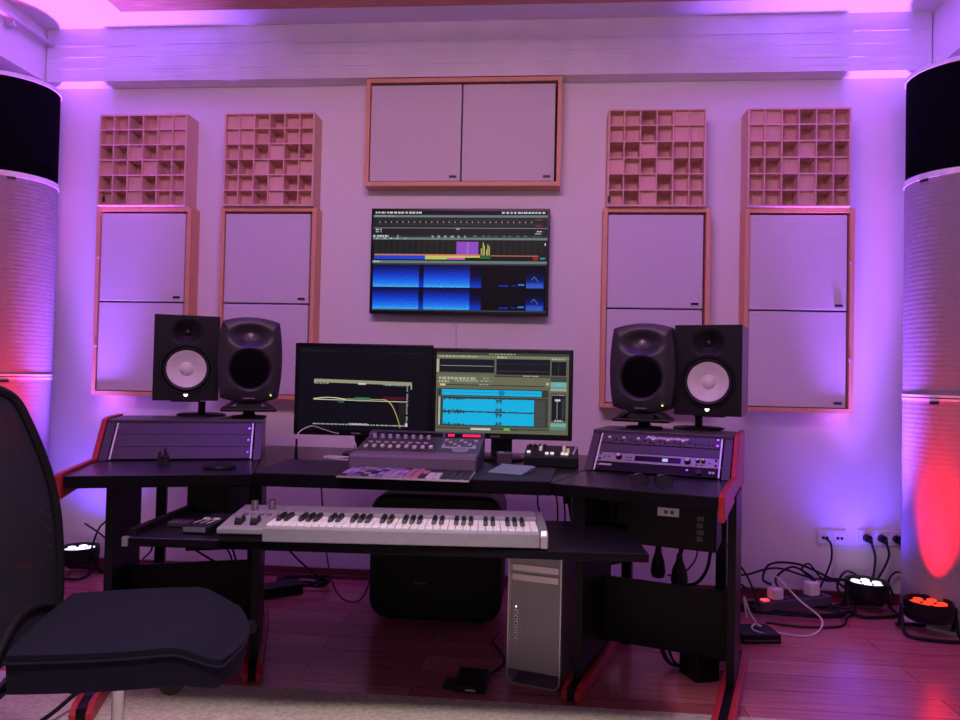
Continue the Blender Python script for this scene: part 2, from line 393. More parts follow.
# ------------------------------------------------------------------ wall panels
def absorber(x0, x1, z0, z1, label, horizontal=False, clips='side'):
    D, T, Y = .105, .022, -.105
    t = thing('absorber_panel', label, 'acoustic panel', ((x0+x1)/2, -.05, z0), 'white acoustic panels in wooden frames')
    mb = MB()
    for a, b in (((x0, Y, z0), (x0+T, -.002, z1)), ((x1-T, Y, z0), (x1, -.002, z1)), ((x0+T, Y, z1-T), (x1-T, -.002, z1)), ((x0+T, Y, z0), (x1-T, -.002, z0+T))): mb.box(a, b, M_beech)
    mb.box((x0+T, -.02, z0+T), (x1-T, -.002, z1-T), M_black)
    mb.build('frame', t)
    xi0, xi1, zi0, zi1 = x0+T+.004, x1-T-.012, z0+T+.004, z1-T-.012
    def pad(a0, a1, c0, c1):
        mb = MB(); mb.box((a0, Y+.008, c0), (a1, -.021, c1), M_whitefab); p = mb.build('pad', t, bevel=.004, seg=3)
        mb = MB(); mb.box((a1-.058, Y+.003, c0+.018), (a1-.020, Y+.0085, c0+.030), M_tag)
        mb.build('tag', p)
    if horizontal:
        m_ = (xi0+xi1)/2; pad(xi0, m_-.004, zi0, zi1); pad(m_+.004, xi1, zi0, zi1)
        pts = [(xi0+(xi1-xi0)*f, z) for f in (.25, .75) for z in (z0+T-.004, z1-T+.002)]
    else:
        m_ = (zi0+zi1)/2; pad(xi0, xi1, zi0, m_-.004); pad(xi0, xi1, m_+.004, zi1)
        pts = [(x, zi0+(zi1-zi0)*f) for f in (.25, .75) for x in (x0+T-.004, x1-T+.002)]
    for x, z in pts:
        mb = MB(); mb.cyl((x, Y-.004, z), (x, Y, z), .007, M_clip, n=12); mb.build('clip', t)
PZ0, PZ1 = .966, 2.002
absorber(-2.467, -1.925, PZ0, PZ1, 'outermost left tall white acoustic panel in beech frame, partly behind the white-coned speaker')
absorber(-1.757, -1.225, PZ0, PZ1, 'tall white acoustic panel in beech frame, second from the left wall')
absorber(.302, .846, PZ0, PZ1, 'tall white acoustic panel in beech frame, behind the grey rounded speaker on the right')
absorber(1.018, 1.557, PZ0, PZ1, 'outermost right tall white acoustic panel in beech frame, lit violet')
absorber(-.968, .076, 2.118, 2.695, 'wide white two-part acoustic panel in beech frame above the television', True)

# ------------------------------------------------------------------ skyline diffusers
PAT = ['MMDMSS', 'MMDMSS', 'DDSDMM', 'SMDSDD', 'DDSDMM', 'MDSDMM']
def diffuser(x0, x1, flip, label, tagged):
    z0, z1, Y = PZ1+.002, 2.506, -.132; T = .006
    t = thing('wooden_diffuser', label, 'sound diffuser', ((x0+x1)/2, -.06, z0), 'wooden grid diffusers on the wall panels')
    mb = MB(); mb.box((x0, Y, z0), (x0+T*1.6, -.002, z1), M_pine); mb.box((x1-T*1.6, Y, z0), (x1, -.002, z1), M_pine)
    mb.box((x0+T*1.6, Y, z1-T*1.3), (x1-T*1.6, -.002, z1), M_pine); mb.box((x0+T*1.6, Y, z0), (x1-T*1.6, -.002, z0+T*1.3), M_pine)
    mb.box((x0+T*1.6, -.010, z0+T*1.3), (x1-T*1.6, -.002, z1-T*1.3), M_pine); mb.build('box', t)
    mb = MB(); w, h = (x1-x0)/6, (z1-z0)/6
    for i in range(1, 6):
        mb.box((x0+w*i-T/2, Y+.001, z0+T), (x0+w*i+T/2, -.011, z1-T), M_pine)
        mb.box((x0+T, Y+.0005, z0+h*i-T/2), (x1-T, -.011, z0+h*i+T/2), M_pine)
    mb.build('grid', t)
    for r, row in enumerate(PAT):
        row = row[::-1] if flip else row
        for c, ch in enumerate(row):
            y = {'S': Y+.020, 'M': Y+.052, 'D': Y+.098}[ch] + random.uniform(-.004, .004)
            zt = z1-h*r
            mb = MB(); mb.box((x0+w*c+T/2, y, zt-h+T/2), (x0+w*(c+1)-T/2, y+.012 if ch != 'S' else y+.025, zt-T/2), M_pine); mb.build('block', t)
    if tagged is not None:
        mb = MB(); mb.box((tagged, Y-.002, z0+.018), (tagged+.014, Y+.001, z0+.05), M_tag); mb.build('tag', t)
diffuser(-2.450, -1.948, False, 'square wooden grid diffuser nearest the left column', -2.418)
diffuser(-1.738, -1.238, True, 'square wooden grid diffuser between the left one and the wide top panel', None)
diffuser(.316, .812, False, 'square wooden grid diffuser just right of the wide top panel', .319)
diffuser(1.019, 1.524, True, 'square wooden grid diffuser nearest the right column, brightened by violet and red light', None)

# ------------------------------------------------------------------ wall outlets
def outlet(x0, n, z0, label, kind):
    t = thing('wall_socket', label, 'wall socket', (x0+n*.036, 0, z0))
    mb = MB(); mb.box((x0, -.010, z0), (x0+n*.0725, -.001, z0+.075), M_whitepl); mb.build('plate', t, bevel=.002)
    for i in range(n):
        cx = x0+.036+i*.0725
        mb = MB()
        if kind == 'data':
            mb.box((cx-.027, -.0125, z0+.010), (cx+.027, -.0101, z0+.065), M_whitepl); mb.box((cx-.016, -.0135, z0+.030), (cx-.003, -.0124, z0+.044), M_plastic); mb.box((cx+.003, -.0135, z0+.030), (cx+.016, -.0124, z0+.044), M_plastic)
        else:
            mb.lathe((cx, -.0101, z0+.0375), (0, -1, 0), [(.030, 0), (.030, .003), (.021, .003), (.019, .0005), (0, .0005)], M_whitepl, n=24)
        mb.build('insert', t)
outlet(1.428, 2, .286, 'white double data socket on the right back wall, cable in its left port', 'data')
outlet(1.632, 3, .293, 'white triple power socket beside the right column', 'power')
outlet(.505, 1, .300, 'single white socket seen under the desk between hanging plugs', 'power')

# ------------------------------------------------------------------ television
def flat(mb, o, ex, ez, u0, v0, u1, v1, m, lift):
    """rectangle on a screen: u to the right, v downwards, both 0..1"""
    n = Vector((0, -1, 0)); o, ex, ez = Vector(o), Vector(ex), Vector(ez)
    mb.quad_uv([o+ex*u0-ez*v1+n*lift, o+ex*u1-ez*v1+n*lift, o+ex*u1-ez*v0+n*lift, o+ex*u0-ez*v0+n*lift], m)
def E(name, r, g, b, s=1.0): return emit('screen_'+name, srgb(r, g, b), s)
def spectro_mat(name, gap):
    m, nt, b = _nt(name); N, L = nt.nodes, nt.links
    uv = N.new('ShaderNodeUVMap'); uv.uv_map = 'uv'; sp = N.new('ShaderNodeSeparateXYZ'); L.new(uv.outputs[0], sp.inputs[0])
    mp = N.new('ShaderNodeMapping'); mp.inputs['Scale'].default_value = (60, 9, 1); L.new(uv.outputs[0], mp.inputs['Vector'])
    nz = N.new('ShaderNodeTexNoise'); nz.inputs['Scale'].default_value = 1.6; nz.inputs['Detail'].default_value = 5; L.new(mp.outputs[0], nz.inputs['Vector'])
    mp2 = N.new('ShaderNodeMapping'); mp2.inputs['Scale'].default_value = (30, 0, 1); L.new(uv.outputs[0], mp2.inputs['Vector'])
    n2 = N.new('ShaderNodeTexNoise'); n2.inputs['Scale'].default_value = 2.0; L.new(mp2.outputs[0], n2.inputs['Vector'])
    a = N.new('ShaderNodeMath'); a.operation = 'MULTIPLY_ADD'; a.inputs[1].default_value = .75; L.new(nz.outputs['Fac'], a.inputs[0]); 
    a2 = N.new('ShaderNodeMath'); a2.operation = 'MULTIPLY_ADD'; a2.inputs[1].default_value = -.62; a2.inputs[2].default_value = .40 - gap; L.new(sp.outputs['Y'], a2.inputs[0])
    a3 = N.new('ShaderNodeMath'); a3.operation = 'MULTIPLY_ADD'; a3.inputs[1].default_value = .25; L.new(n2.outputs['Fac'], a3.inputs[0]); L.new(a2.outputs[0], a3.inputs[2])
    L.new(a3.outputs[0], a.inputs[2])
    rp = N.new('ShaderNodeValToRGB'); E_ = rp.color_ramp.elements
    E_[0].position = .18; E_[0].color = (*srgb(6, 6, 20), 1); E_[1].position = 1.0; E_[1].color = (*srgb(120, 230, 250), 1)
    for p, c in ((.38, (8, 20, 90)), (.60, (16, 62, 215)), (.80, (30, 120, 245)), (.9, (50, 170, 250))):
        e = E_.new(p); e.color = (*srgb(*c), 1)
    L.new(a.outputs[0], rp.inputs['Fac']); L.new(rp.outputs['Color'], b.inputs['Emission Color']); b.inputs['Emission Strength'].default_value = 1.0
    b.inputs['Base Color'].default_value = (.005, .005, .006, 1); b.inputs['Roughness'].default_value = .35; b.inputs['Specular IOR Level'].default_value = .08
    return m
M_spec = spectro_mat('screen_spectrogram', 0.0); M_specdim = spectro_mat('screen_spectrogram_dim', .30)
K = E('black', 10, 10, 14); DK = E('dark', 30, 33, 34); DG = E('darkgrey', 44, 46, 46); TG = E('tealgrey', 104, 124, 122); WH = E('white', 205, 205, 205)
GR = E('grey', 120, 124, 124); PU = E('purple', 146, 78, 196); BL = E('blue', 38, 66, 214); YG = E('yellowgreen', 196, 200, 96); PK = E('pink', 226, 100, 190)
OR = E('orange', 200, 120, 90); GN = E('green', 30, 110, 50); RD = E('redmark', 150, 30, 50); TE = E('teal', 60, 140, 150); YE = E('yellow', 190, 190, 100)
LG = E('lightgrey', 160, 164, 160)
x0, x1, z0, z1 = -.930, .026, 1.437, 2.003
tv = thing('television', 'wall-mounted flat television showing blue spectrograms', 'television', (-.452, -.04, z0))
mb = MB(); mb.box((x0, -.078, z0), (x1, -.030, z1), M_gloss); mb.build('case', tv, bevel=.004)
mb = MB(); mb.box((-.62, -.0295, 1.60), (-.28, -.002, 1.86), M_plastic); mb.build('wall_mount', tv)
mb = MB(); o = (x0+.012, -.0785, z1-.012); ex = (x1-x0-.024, 0, 0); ez = (0, 0, z1-z0-.030)
F = lambda a, b, c, d, m, l=.0006: flat(mb, o, ex, ez, a, b, c, d, m, l)
F(0, 0, 1, 1, K, .0001)
F(0, .045, 1, .068, TG); F(0, .068, 1, .245, DK, .0003); F(.015, .085, .975, .10, DG); F(.015, .125, .975, .15, DG); F(.0, .17, 1, .178, GR)
random.seed(3)
def dashes(a, b, v, h, m, wmin=.006, wmax=.02, gap=.006, l=.0009):
    x = a
    while x < b:
        w = random.uniform(wmin, wmax); F(x, v, min(b, x+w), v+h, m, l); x += w+random.uniform(gap*.5, gap*1.6)
dashes(.012, .28, .012, .018, WH); dashes(.74, .985, .012, .018, WH); dashes(.01, .12, .05, .010, LG)
for i in range(27): F(.035+i*.0335, .108, .041+i*.0335, .122, LG, .0009)
F(.93, .085, .97, .095, RD, .0012); F(.93, .145, .97, .155, RD, .0012)
dashes(.015, .05, .185, .012, WH); dashes(.015, .05, .207, .012, LG); dashes(.94, .975, .20, .012, WH); dashes(.93, .97, .222, .012, LG); F(.48, .175, .50, .19, LG, .0009)
F(0, .245, 1, .268, DG); dashes(0, .09, .247, .018, WH); dashes(.14, .16, .247, .015, LG); dashes(.34, .55, .25, .018, LG, gap=.02); dashes(.58, .95, .25, .010, TG, gap=.03)
F(0, .268, 1, .292, TG); dashes(.02, .2, .275, .008, WH, gap=.03)
F(0, .292, 1, .50, E('eqback', 24, 28, 26), .0003)
for i in range(28): F(.01+i*.035, .305, .034+i*.035, .44, E('eqbar', 33, 36, 33), .0005)
F(.485, .31, .61, .445, PU, .0009); F(.548, .31, .552, .445, E('violetline', 190, 130, 220), .0012)
F(.01, .435, .62, .449, OR, .0012); F(.01, .449, .305, .487, BL, .0011); F(.305, .449, .62, .468, YG, .0011); F(.305, .468, .43, .487, YG, .0011); F(.43, .468, .535, .487, PK, .0011); F(.62, .452, .68, .478, GN, .0011)
F(.68, .444, .95, .452, OR, .0011); F(.92, .455, .95, .49, RD, .0013); F(.96, .462, .99, .48, TE, .0011); F(.985, .32, .992, .345, WH, .0012)
for a, h in ((.625, .06), (.635, .12), (.642, .09), (.655, .05), (.662, .10), (.670, .08)): F(a, .435-h, a+.005, .445, YE, .0012)
F(0, .50, 1, .525, TG); F(0, .525, 1, .54, E('slate', 60, 66, 74)); dashes(.005, .05, .505, .012, WH)
for v0_, v1_ in ((.54, .765), (.772, .985)):
    F(.005, v0_, .272, v1_, M_spec); F(.272, v0_, .300, v1_, M_specdim); F(.300, v0_, .565, v1_, M_spec); F(.565, v0_, .63, v1_, M_specdim)
    F(.73, v1_-.055, .785, v1_-.015, M_specdim); F(.805, v1_-.045, .83, v1_-.02, M_specdim); F(.84, v1_-.04, .875, v1_-.025, E('bluebit', 60, 120, 230)); F(.885, v0_, .985, v1_, M_specdim)
    for i in range(18): F(.888+i*.0052, v1_-.06+.02*abs(math.sin(i*1.3)), .8905+i*.0052, v1_, E('bluenoise', 70, 110, 200), .0012)
    for i in range(5): F(.915+i*.008, v1_-.095-.02*math.sin(i), .921+i*.008, v1_-.08-.02*math.sin(i), E('bluenoise', 70, 110, 200), .0012)
F(0, .988, 1, 1, E('slate', 60, 66, 74))
mb.build('display', tv)
tag((lambda m: m.tube([(-.47, -.008, 1.436), (-.468, -.006, 1.25), (-.472, -.006, .95), (-.47, -.01, .30)], .0045, M_wcable) and m.build('cable'))(MB()), 'pale cable running straight down the wall below the television', 'cable')

# ------------------------------------------------------------------ studio desk
C0 = -.445
def wing(s):
    def f(p):      # p = (u across the wing outwards, v towards the wall, z)
        u, v, z = p; return (C0 + s*(u*.9455 + v*.3256), -u*.3256 + v*.9455, z)
    return f
ZT = .76
desk = thing('studio_desk', 'black studio desk with red-edged side panels and angled wings', 'desk', (C0, -1.1, 0))
WU = {-1: (.985, 1.575), 1: (.925, 1.458)}          # extent of the two wing tops
VF, VB, VR = -1.19, -.38, -.785
# centre top
wl, wr = wing(-1), wing(1)
fl = Vector(wl((WU[-1][0], VF, 0))); fr = Vector(wr((WU[1][0], VF, 0))); bl = Vector(wl((WU[-1][0], VB, 0))); br = Vector(wr((WU[1][0], VB, 0)))
mb = MB(); g = .002
ring = [(fl.x+g, fl.y, 0), (fr.x-g, fr.y, 0), (br.x-g, -.50, 0), (bl.x+g, -.50, 0)]
k_ = (-.50-fr.y)/(br.y-fr.y); ring[2] = (fr.x+(br.x-fr.x)*k_-g, -.50, 0); k_ = (-.50-fl.y)/(bl.y-fl.y); ring[3] = (fl.x+(bl.x-fl.x)*k_+g, -.50, 0)
mb.prism([(x, y, ZT-.042) for x, y, _ in ring], (0, 0, .042), M_deskblack); mb.edges_as(M_edge).build('desktop', desk, bevel=.004)
SL = Vector((0, .130, .136)); SLn = SL.normalized(); NR = Vector((0, -.136, .130)).normalized()       # rack slope in (v,z)
RT = ZT+.002
for s in (-1, 1):
    W = wing(s); u0, u1 = WU[s]
    mb = MB(W); mb.box((u0, VF, ZT-.042), (u1, VB, ZT), M_deskblack); mb.edges_as(M_edge).build('desktop', desk, bevel=.004)
    # red cheek with black core
    prof = [(-1.205, .685), (-1.212, .70), (-1.212, ZT+.006), (-1.20, ZT+.012), (VR, ZT+.012), (VR+.135, .912), (VR+.18, .918), (VB, .918), (VB, .70), (-1.08, .690)]
    mb = MB(W); mb.prism([(u1+.001, v, z) for v, z in prof], (.020, 0, 0), M_red); mb.build('side_panel', desk, bevel=.004)
    # rack box on the wing
    ru0, ru1 = u0-.005, u1-.002
    p2 = [(VR, RT), (VR+SL.y, RT+SL.z), (VB, RT+SL.z), (VB, RT)]
    mb = MB(W)
    mb.prism([(ru0, v, z) for v, z in p2], (.030, 0, 0), M_rackblack); mb.prism([(ru1-.030, v, z) for v, z in p2], (.030, 0, 0), M_rackblack)
    mb.box((ru0, VR+SL.y-.002, RT+SL.z), (ru1, VB, RT+SL.z+.012), M_rackblack); mb.box((ru0+.03, VB-.012, RT), (ru1-.03, VB, RT+SL.z), M_rackblack)
    mb.build('rack_case', desk, bevel=.0015)
    def SF(q, s=s):  # slope frame: (u, t up the slope, h out of it)
        u, t_, h = q; b = SLn*t_ + NR*h; return wing(s)((u, VR+b.y, RT+b.z))
    for a in (ru0+.030, ru1-.042):
        mb = MB(SF); mb.box((a+(.006 if a < (ru0+ru1)/2 else 0), .004, -.002), (a+(.012 if a < (ru0+ru1)/2 else .006), .186, .0015), M_rail); mb.build('rack_rail', desk)
    if s < 0:
        for k in range(3):
            mb = MB(SF); mb.box((ru0+.0425, .006+k*.0605, -.002), (ru1-.0425, .0645+k*.0605, .002), M_rackblack); p = mb.build('blank_plate', desk, bevel=.001)
            for a in (ru0+.052, ru1-.052):
                mb = MB(SF); mb.cyl((a, .012+k*.0605+.022, .002), (a, .012+k*.0605+.022, .0055), .0045, M_chrome, n=10); mb.build('screw', p)
    else:
        mb = MB(SF); mb.box((ru0+.0425, .094, -.002), (ru1-.0425, .134, .002), M_rackblack); mb.build('blank_plate', desk, bevel=.001)
    # legs
    for u in (.975, 1.472):
        va, vb = (-1.02, -.56) if s < 0 else ((-1.02, -.60) if u < 1 else (-.86, -.60))
        mb = MB(W); mb.box((u-.014, va, .055), (u+.014, vb, ZT-.044), M_black); leg = mb.build('leg', desk, bevel=.002)
        for du in (-.034, .014):
            vf = -1.10 if u < 1 else -1.31
            prof = [(vf, .006), (vf, .036), (vf+.04, .058), (-.46, .058), (-.44, .04), (-.44, .006)]
            mb = MB(W); mb.prism([(u+du, v, z) for v, z in prof], (.020, 0, 0), M_red); mb.build('red_foot_board', leg, bevel=.003)
        mb = MB(W); mb.box((u-.014, vf+.005, .010), (u+.014, -.45, .052), M_black); mb.build('foot_core', leg)
    mb = MB(W); mb.box((.990, -.72, .098), (1.457, -.70, .345), M_black); mb.build('modesty_panel', desk, bevel=.002)
    # rear posts carrying the racks
    for u in (1.02, 1.40):
        mb = MB(W); mb.box((u-.02, -.46, .0), (u+.02, -.42, ZT-.044), M_black); mb.build('rear_post', desk)
# box racks under the wings
mb = MB(wing(-1)); mb.box((1.06, -.50, .34), (1.29, -.48+.20, ZT-.044), M_black); b_ = mb.build('equipment_box', desk, bevel=.003)
mb = MB(wing(-1)); mb.prism([(1.045, -.49, .555), (1.045, -.30, .555), (1.045, -.30, .60), (1.045, -.49, .575)], (.012, 0, 0), M_wood2); mb.build('wooden_edge', b_)
mb = MB(wing(1)); mb.box((1.03, -.70, .478), (1.405, -.50, ZT-.044), M_black); b_ = mb.build('equipment_box', desk, bevel=.003)
mb = MB(wing(1)); mb.box((1.19, -.708, .598), (1.27, -.7005, .630), M_whitepl); mb.box((1.215, -.7095, .608), (1.228, -.708, .620), M_grey); mb.box((1.238, -.7095, .608), (1.251, -.708, .620), M_grey); mb.build('label_plate', b_)
mb = MB(wing(1))
for i, z in enumerate((.59, .565, .54, .515)): mb.box((1.335, -.706, z), (1.36-.004*(i % 2), -.7005, z+.018), M_grey)
mb.build('connector_strip', b_)
mb = MB(wing(1)); mb.box((.992, -.66, .52), (1.015, -.40, ZT-.044), M_black); mb.box((.80, -.66, .60), (.992, -.44, ZT-.044), M_black); mb.build('cable_tray', desk)
# keyboard shelf
TR = 2.6
TX, TY, TZ = -.452, -1.80, .592
T_ = rotz(TX, TY, 0, TR)
mb = MB(T_); mb.box((-.768, 0, TZ), (.768, .44, TZ+.026), M_deskblack); sh = mb.edges_as(M_edge).build('keyboard_shelf', desk, bevel=.003)
mb = MB(T_); mb.hexa([(-.768, .02, TZ+.0265), (-.740, .02, TZ+.0265), (-.740, .44, TZ+.0265), (-.768, .44, TZ+.0265), (-.768, .03, TZ+.045), (-.745, .03, TZ+.045), (-.745, .44, TZ+.045), (-.768, .44, TZ+.045)], M_black); mb.build('shelf_lip', sh)
mb = MB(T_); mb.box((-.7695, -.004, TZ+.001), (-.752, .012, TZ+.028), M_silverpl); mb.build('corner_cap', sh)
for x in (-.57, .60):
    mb = MB(T_); mb.box((x-.02, .34, TZ+.0265), (x+.02, .43, ZT-.044), M_black); mb.build('shelf_bracket', desk)

# desk pad over the centre top
mb = MB()
def lerp(a, b, k): return a + (b-a)*k
pf = [(fl.x+.004, fl.y-.004), (fr.x-.004, fr.y-.004)]
kk = .46/(-fl.y-.5)
mb.prism([(fl.x+.006, fl.y-.006, ZT+.0005), (fr.x-.006, fr.y-.006, ZT+.0005), (fr.x+.02, -1.06, ZT+.0005), (fl.x-.02, -1.06, ZT+.0005)], (0, 0, .006), M_pad)
mb.hexa([(fl.x+.006, fl.y-.011, ZT-.040), (fr.x-.006, fr.y-.011, ZT-.040), (fr.x-.006, fr.y-.005, ZT-.040), (fl.x+.006, fl.y-.005, ZT-.040),
         (fl.x+.006, fl.y-.011, ZT+.0055), (fr.x-.006, fr.y-.011, ZT+.0055), (fr.x-.006, fr.y-.005, ZT+.0055), (fl.x+.006, fl.y-.005, ZT+.0055)], M_pad)
tag(mb.edges_as(M_edge).build('desk_pad', bevel=.002), 'dark violet-black pad covering the middle of the desk and its front edge', 'desk pad')
ZP = ZT+.007

# ------------------------------------------------------------------ rack gear in the right wing
def SR(q):
    u, t_, h = q; b = SLn*t_ + NR*h; return wing(1)((u, VR+b.y, RT+b.z))
ga, gb = WU[1][0]-.005+.0425, WU[1][1]-.002-.0425
def gear(name, label, t0, t1, m, cat='audio unit'):
    c = SR(((ga+gb)/2, t0, 0)); t = thing(name, label, cat, c)
    mb = MB(SR); mb.box((ga, t0, -.03 if t0 > .04 else -.002), (gb, t1, .003), m); mb.build('faceplate', t, bevel=.0012)
    for a in (ga+.010, gb-.010):
        for q in (t0+.010, t1-.010):
            mb = MB(SR); mb.cyl((a, q, .003), (a, q, .0065), .0045, M_chrome if t0 > .1 else M_rubber, n=10); mb.build('screw', t)
    return t
def knob(t, u, q, r, h, m, cap=None):
    mb = MB(SR); mb.cyl((u, q, .0031), (u, q, h), r, m, r1=r*.85, n=16)
    if cap: mb.cyl((u, q, h), (u, q, h+.0015), r*.7, cap, n=16)
    mb.build('knob', t)
t = gear('tube_equalizer', 'dark rack unit with white script lettering and a row of knobs, topmost in right rack', .138, .186, M_rackblack)
L_ = gb-ga
for i in range(6):
    u = ga+L_*(.075+.125*i); knob(t, u, .154, .0075, .018, M_knob, M_whitepl)
    for j in (.028, .048, .062): knob(t, u+j-.004, .153+(.004 if j != .048 else -.003), .004, .010, M_grey)
for i in range(5): knob(t, ga+L_*(.80+.035*i), .152, .004, .008, M_grey)
cu = bpy.data.curves.new('lettering', 'FONT'); cu.body = 'Masterpiece'; cu.size = .028; cu.shear = .35; cu.extrude = .0004; cu.offset = .0003; cu.space_character = 1.0
tx = bpy.data.objects.new('lettering', cu); COL.objects.link(tx)
bpy.context.view_layer.update()
me = bpy.data.meshes.new_from_object(tx.evaluated_get(bpy.context.evaluated_depsgraph_get())); bpy.data.objects.remove(tx)
wx = max(v.co.x for v in me.vertices); sc_ = .165/wx
for v in me.vertices: v.co = Vector(SR((ga+L_*.375+v.co.x*sc_, .167+v.co.y*.75, .0036+v.co.z))) - OFF[t]
me.materials.clear(); me.materials.append(M_whitepl); tx = bpy.data.objects.new('lettering', me); COL.objects.link(tx); tx.parent = t; OFF[tx] = OFF[t]
t = gear('digital_converter', 'silver rack unit with dark display strip and black knobs in right rack', .046, .090, M_silverpl)
mb = MB(SR); mb.box((ga+L_*.32, .056, .003), (ga+L_*.70, .080, .0042), M_gloss); d_ = mb.build('display', t)
mb = MB(SR); mb.box((ga+L_*.55, .060, .0042), (ga+L_*.595, .074, .0048), emit('lit_display', srgb(190, 205, 230), 1.0)); mb.build('lit_digits', d_)
knob(t, ga+L_*.185, .068, .0125, .020, M_gloss, M_knob); knob(t, ga+L_*.755, .066, .0125, .020, M_gloss, M_knob)
for f in (.835, .878): knob(t, ga+L_*f, .072, .008, .016, M_gloss, M_knob)
for f, q in ((.06, .068), (.10, .068), (.825, .054), (.868, .054), (.93, .066)): knob(t, ga+L_*f, q, .003, .005, M_plastic)
for i in range(3):
    for q in (.058, .070): knob(t, ga+L_*(.245+.022*i), q, .003, .005, M_plastic)
t = gear('power_conditioner', 'black rack unit at the bottom of the right rack, behind the sunglasses', .003, .044, M_black)
mb = MB(SR); mb.box((ga+.006, .026, .003), (ga+.06, .034, .0036), M_knob); mb.build('lettering', t)
mb = MB(SR); mb.cyl((ga+L_*.76, .026, .003), (ga+L_*.76, .026, .007), .005, M_chrome, n=12); mb.build('button', t)
mb = MB(SR); mb.cyl((ga+L_*.85, .020, .003), (ga+L_*.85, .020, .012), .012, M_rubber, n=16); mb.build('knob', t)
for f in (.93, .955): 
    mb = MB(SR); mb.box((ga+L_*f, .018, .003), (ga+L_*f+.009, .028, .005), M_knob); mb.build('button', t)

# ------------------------------------------------------------------ loudspeakers
def baffle_body(mb, w, h, d, k, m, depth, nx=36, nz=52, side=None, bulge=0.0, back=1.0, crown=0.0):
    """cabinet whose front is a height field; local x centre 0, y 0 = front plane (towards -y), z 0..h"""
    G = {}
    def out(a, b, sc=1.0):
        x = a*math.sqrt(1-k*b*b/2)*w/2*sc; z = b*math.sqrt(1-k*a*a/2)*h/2*sc; return x, z
    for i in range(nx+1):
        for j in range(nz+1):
            a, b = -1+2*i/nx, -1+2*j/nz; x, z = out(a, b)
            G[i, j] = mb.v((x, depth(x, z+h/2) + bulge*(max(abs(a), abs(b))**4), z+h/2))
    for i in range(nx):
        for j in range(nz): mb.face([G[i,j], G[i+1,j], G[i+1,j+1], G[i,j+1]], m, True)
    loop = [(i, 0) for i in range(nx)] + [(nx, j) for j in range(nz)] + [(i, nz) for i in range(nx, 0, -1)] + [(0, j) for j in range(nz, 0, -1)]
    prev = [G[q] for q in loop]
    secs = [(1.0, d)] if back == 1.0 and bulge == 0 else [(1.03, d*.35), (1.0, d*.62), (.93, d*.88), (.80, d)]
    for sc, y in secs:
        cur = []
        for (i, j) in loop:
            x, z = out(-1+2*i/nx, -1+2*j/nz, sc); cur.append(mb.v((x, y, z+h/2)))
        for q in range(len(loop)):
            r = (q+1) % len(loop); mb.face([prev[q], prev[r], cur[r], cur[q]], side or m, bulge > 0)
        prev = cur
    mb.face(prev, m)
def sstep(e0, e1, x):
    t = max(0, min(1, (x-e0)/(e1-e0))); return t*t*(3-2*t)
def bowl(x, z, cx, cz, r, dep, rin=0.0):
    q = math.hypot(x-cx, z-cz); return dep*(1-sstep(rin, r, q))
def white_speaker(x, y, z, deg, label, ztop, slabel):
    t = thing('nearfield_speaker', label, 'loudspeaker', (x, y, z))
    X = rotz(x, y-.12, z, deg); w, h, d = .262, .366, .30; wz, wr_ = .136, .098
    def dep(px, pz):
        q = math.hypot(px, pz-wz)
        v = .050*(1-sstep(wr_-.004, wr_+.004, q))
        a = math.hypot(px/1.15, pz-.292); v = max(v, .030*(1-sstep(.006, .062, a)))
        return v
    mb = MB(X); baffle_body(mb, w, h, d, 0.0, M_speaker, dep, 56, 78, side=M_vinyl); mb.build('cabinet', t)
    mb = MB(X); mb.lathe((0, .006, wz), (0, -1, 0), [(.098, -.004), (.098, .006), (.102, .0105), (.107, .0105), (.109, .006), (.109, .003)], M_gloss, n=48); mb.build('woofer_ring', t)
    mb = MB(X); mb.lathe((0, .016, wz), (0, -1, 0), [(.099, 0), (.096, .009), (.090, .013), (.084, .010), (.080, .003)], M_rubber, n=48); mb.build('surround', t)
    mb = MB(X); mb.lathe((0, .012, wz), (0, -1, 0), [(.081, .0), (.078, .001), (.030, -.022), (.028, -.018), (.019, -.010), (.008, -.0075), (0, -.007)], M_cone, n=48)
    mb.build('woofer_cone', t)
    mb = MB(X); mb.lathe((0, .031, .292), (0, -1, 0), [(.020, 0), (.014, .006), (.006, .0095), (0, .010)], M_gloss, n=24); mb.build('tweeter_dome', t)
    mb = MB(X); mb.cyl((0, .0, .026), (0, -.0025, .026), .0085, emit('lit_emblem', (1.0, 1.0, .88), 2.5), n=16); mb.build('lit_emblem', t)
    # bracket stand
    sx, sy = x + .01*0, y + .03
    mb = MB(); mb.lathe((sx, sy, ztop+.001), (0, 0, 1), [(0, 0), (.105, 0), (.105, .006), (.095, .010), (0, .011)], M_plastic, n=40); st = mb.build('speaker_stand', base=(sx, sy, ztop+.001))
    tag(st, slabel, 'stand')
    mb = MB(); mb.cyl((sx, sy, ztop+.012), (sx, sy, z-.008), .016, M_plastic, n=20); mb.build('pole', st)
    mb = MB(X); mb.box((-.06, .07, -.008), (.06, .22, -.001), M_plastic); mb.build('top_plate', st)
    return st
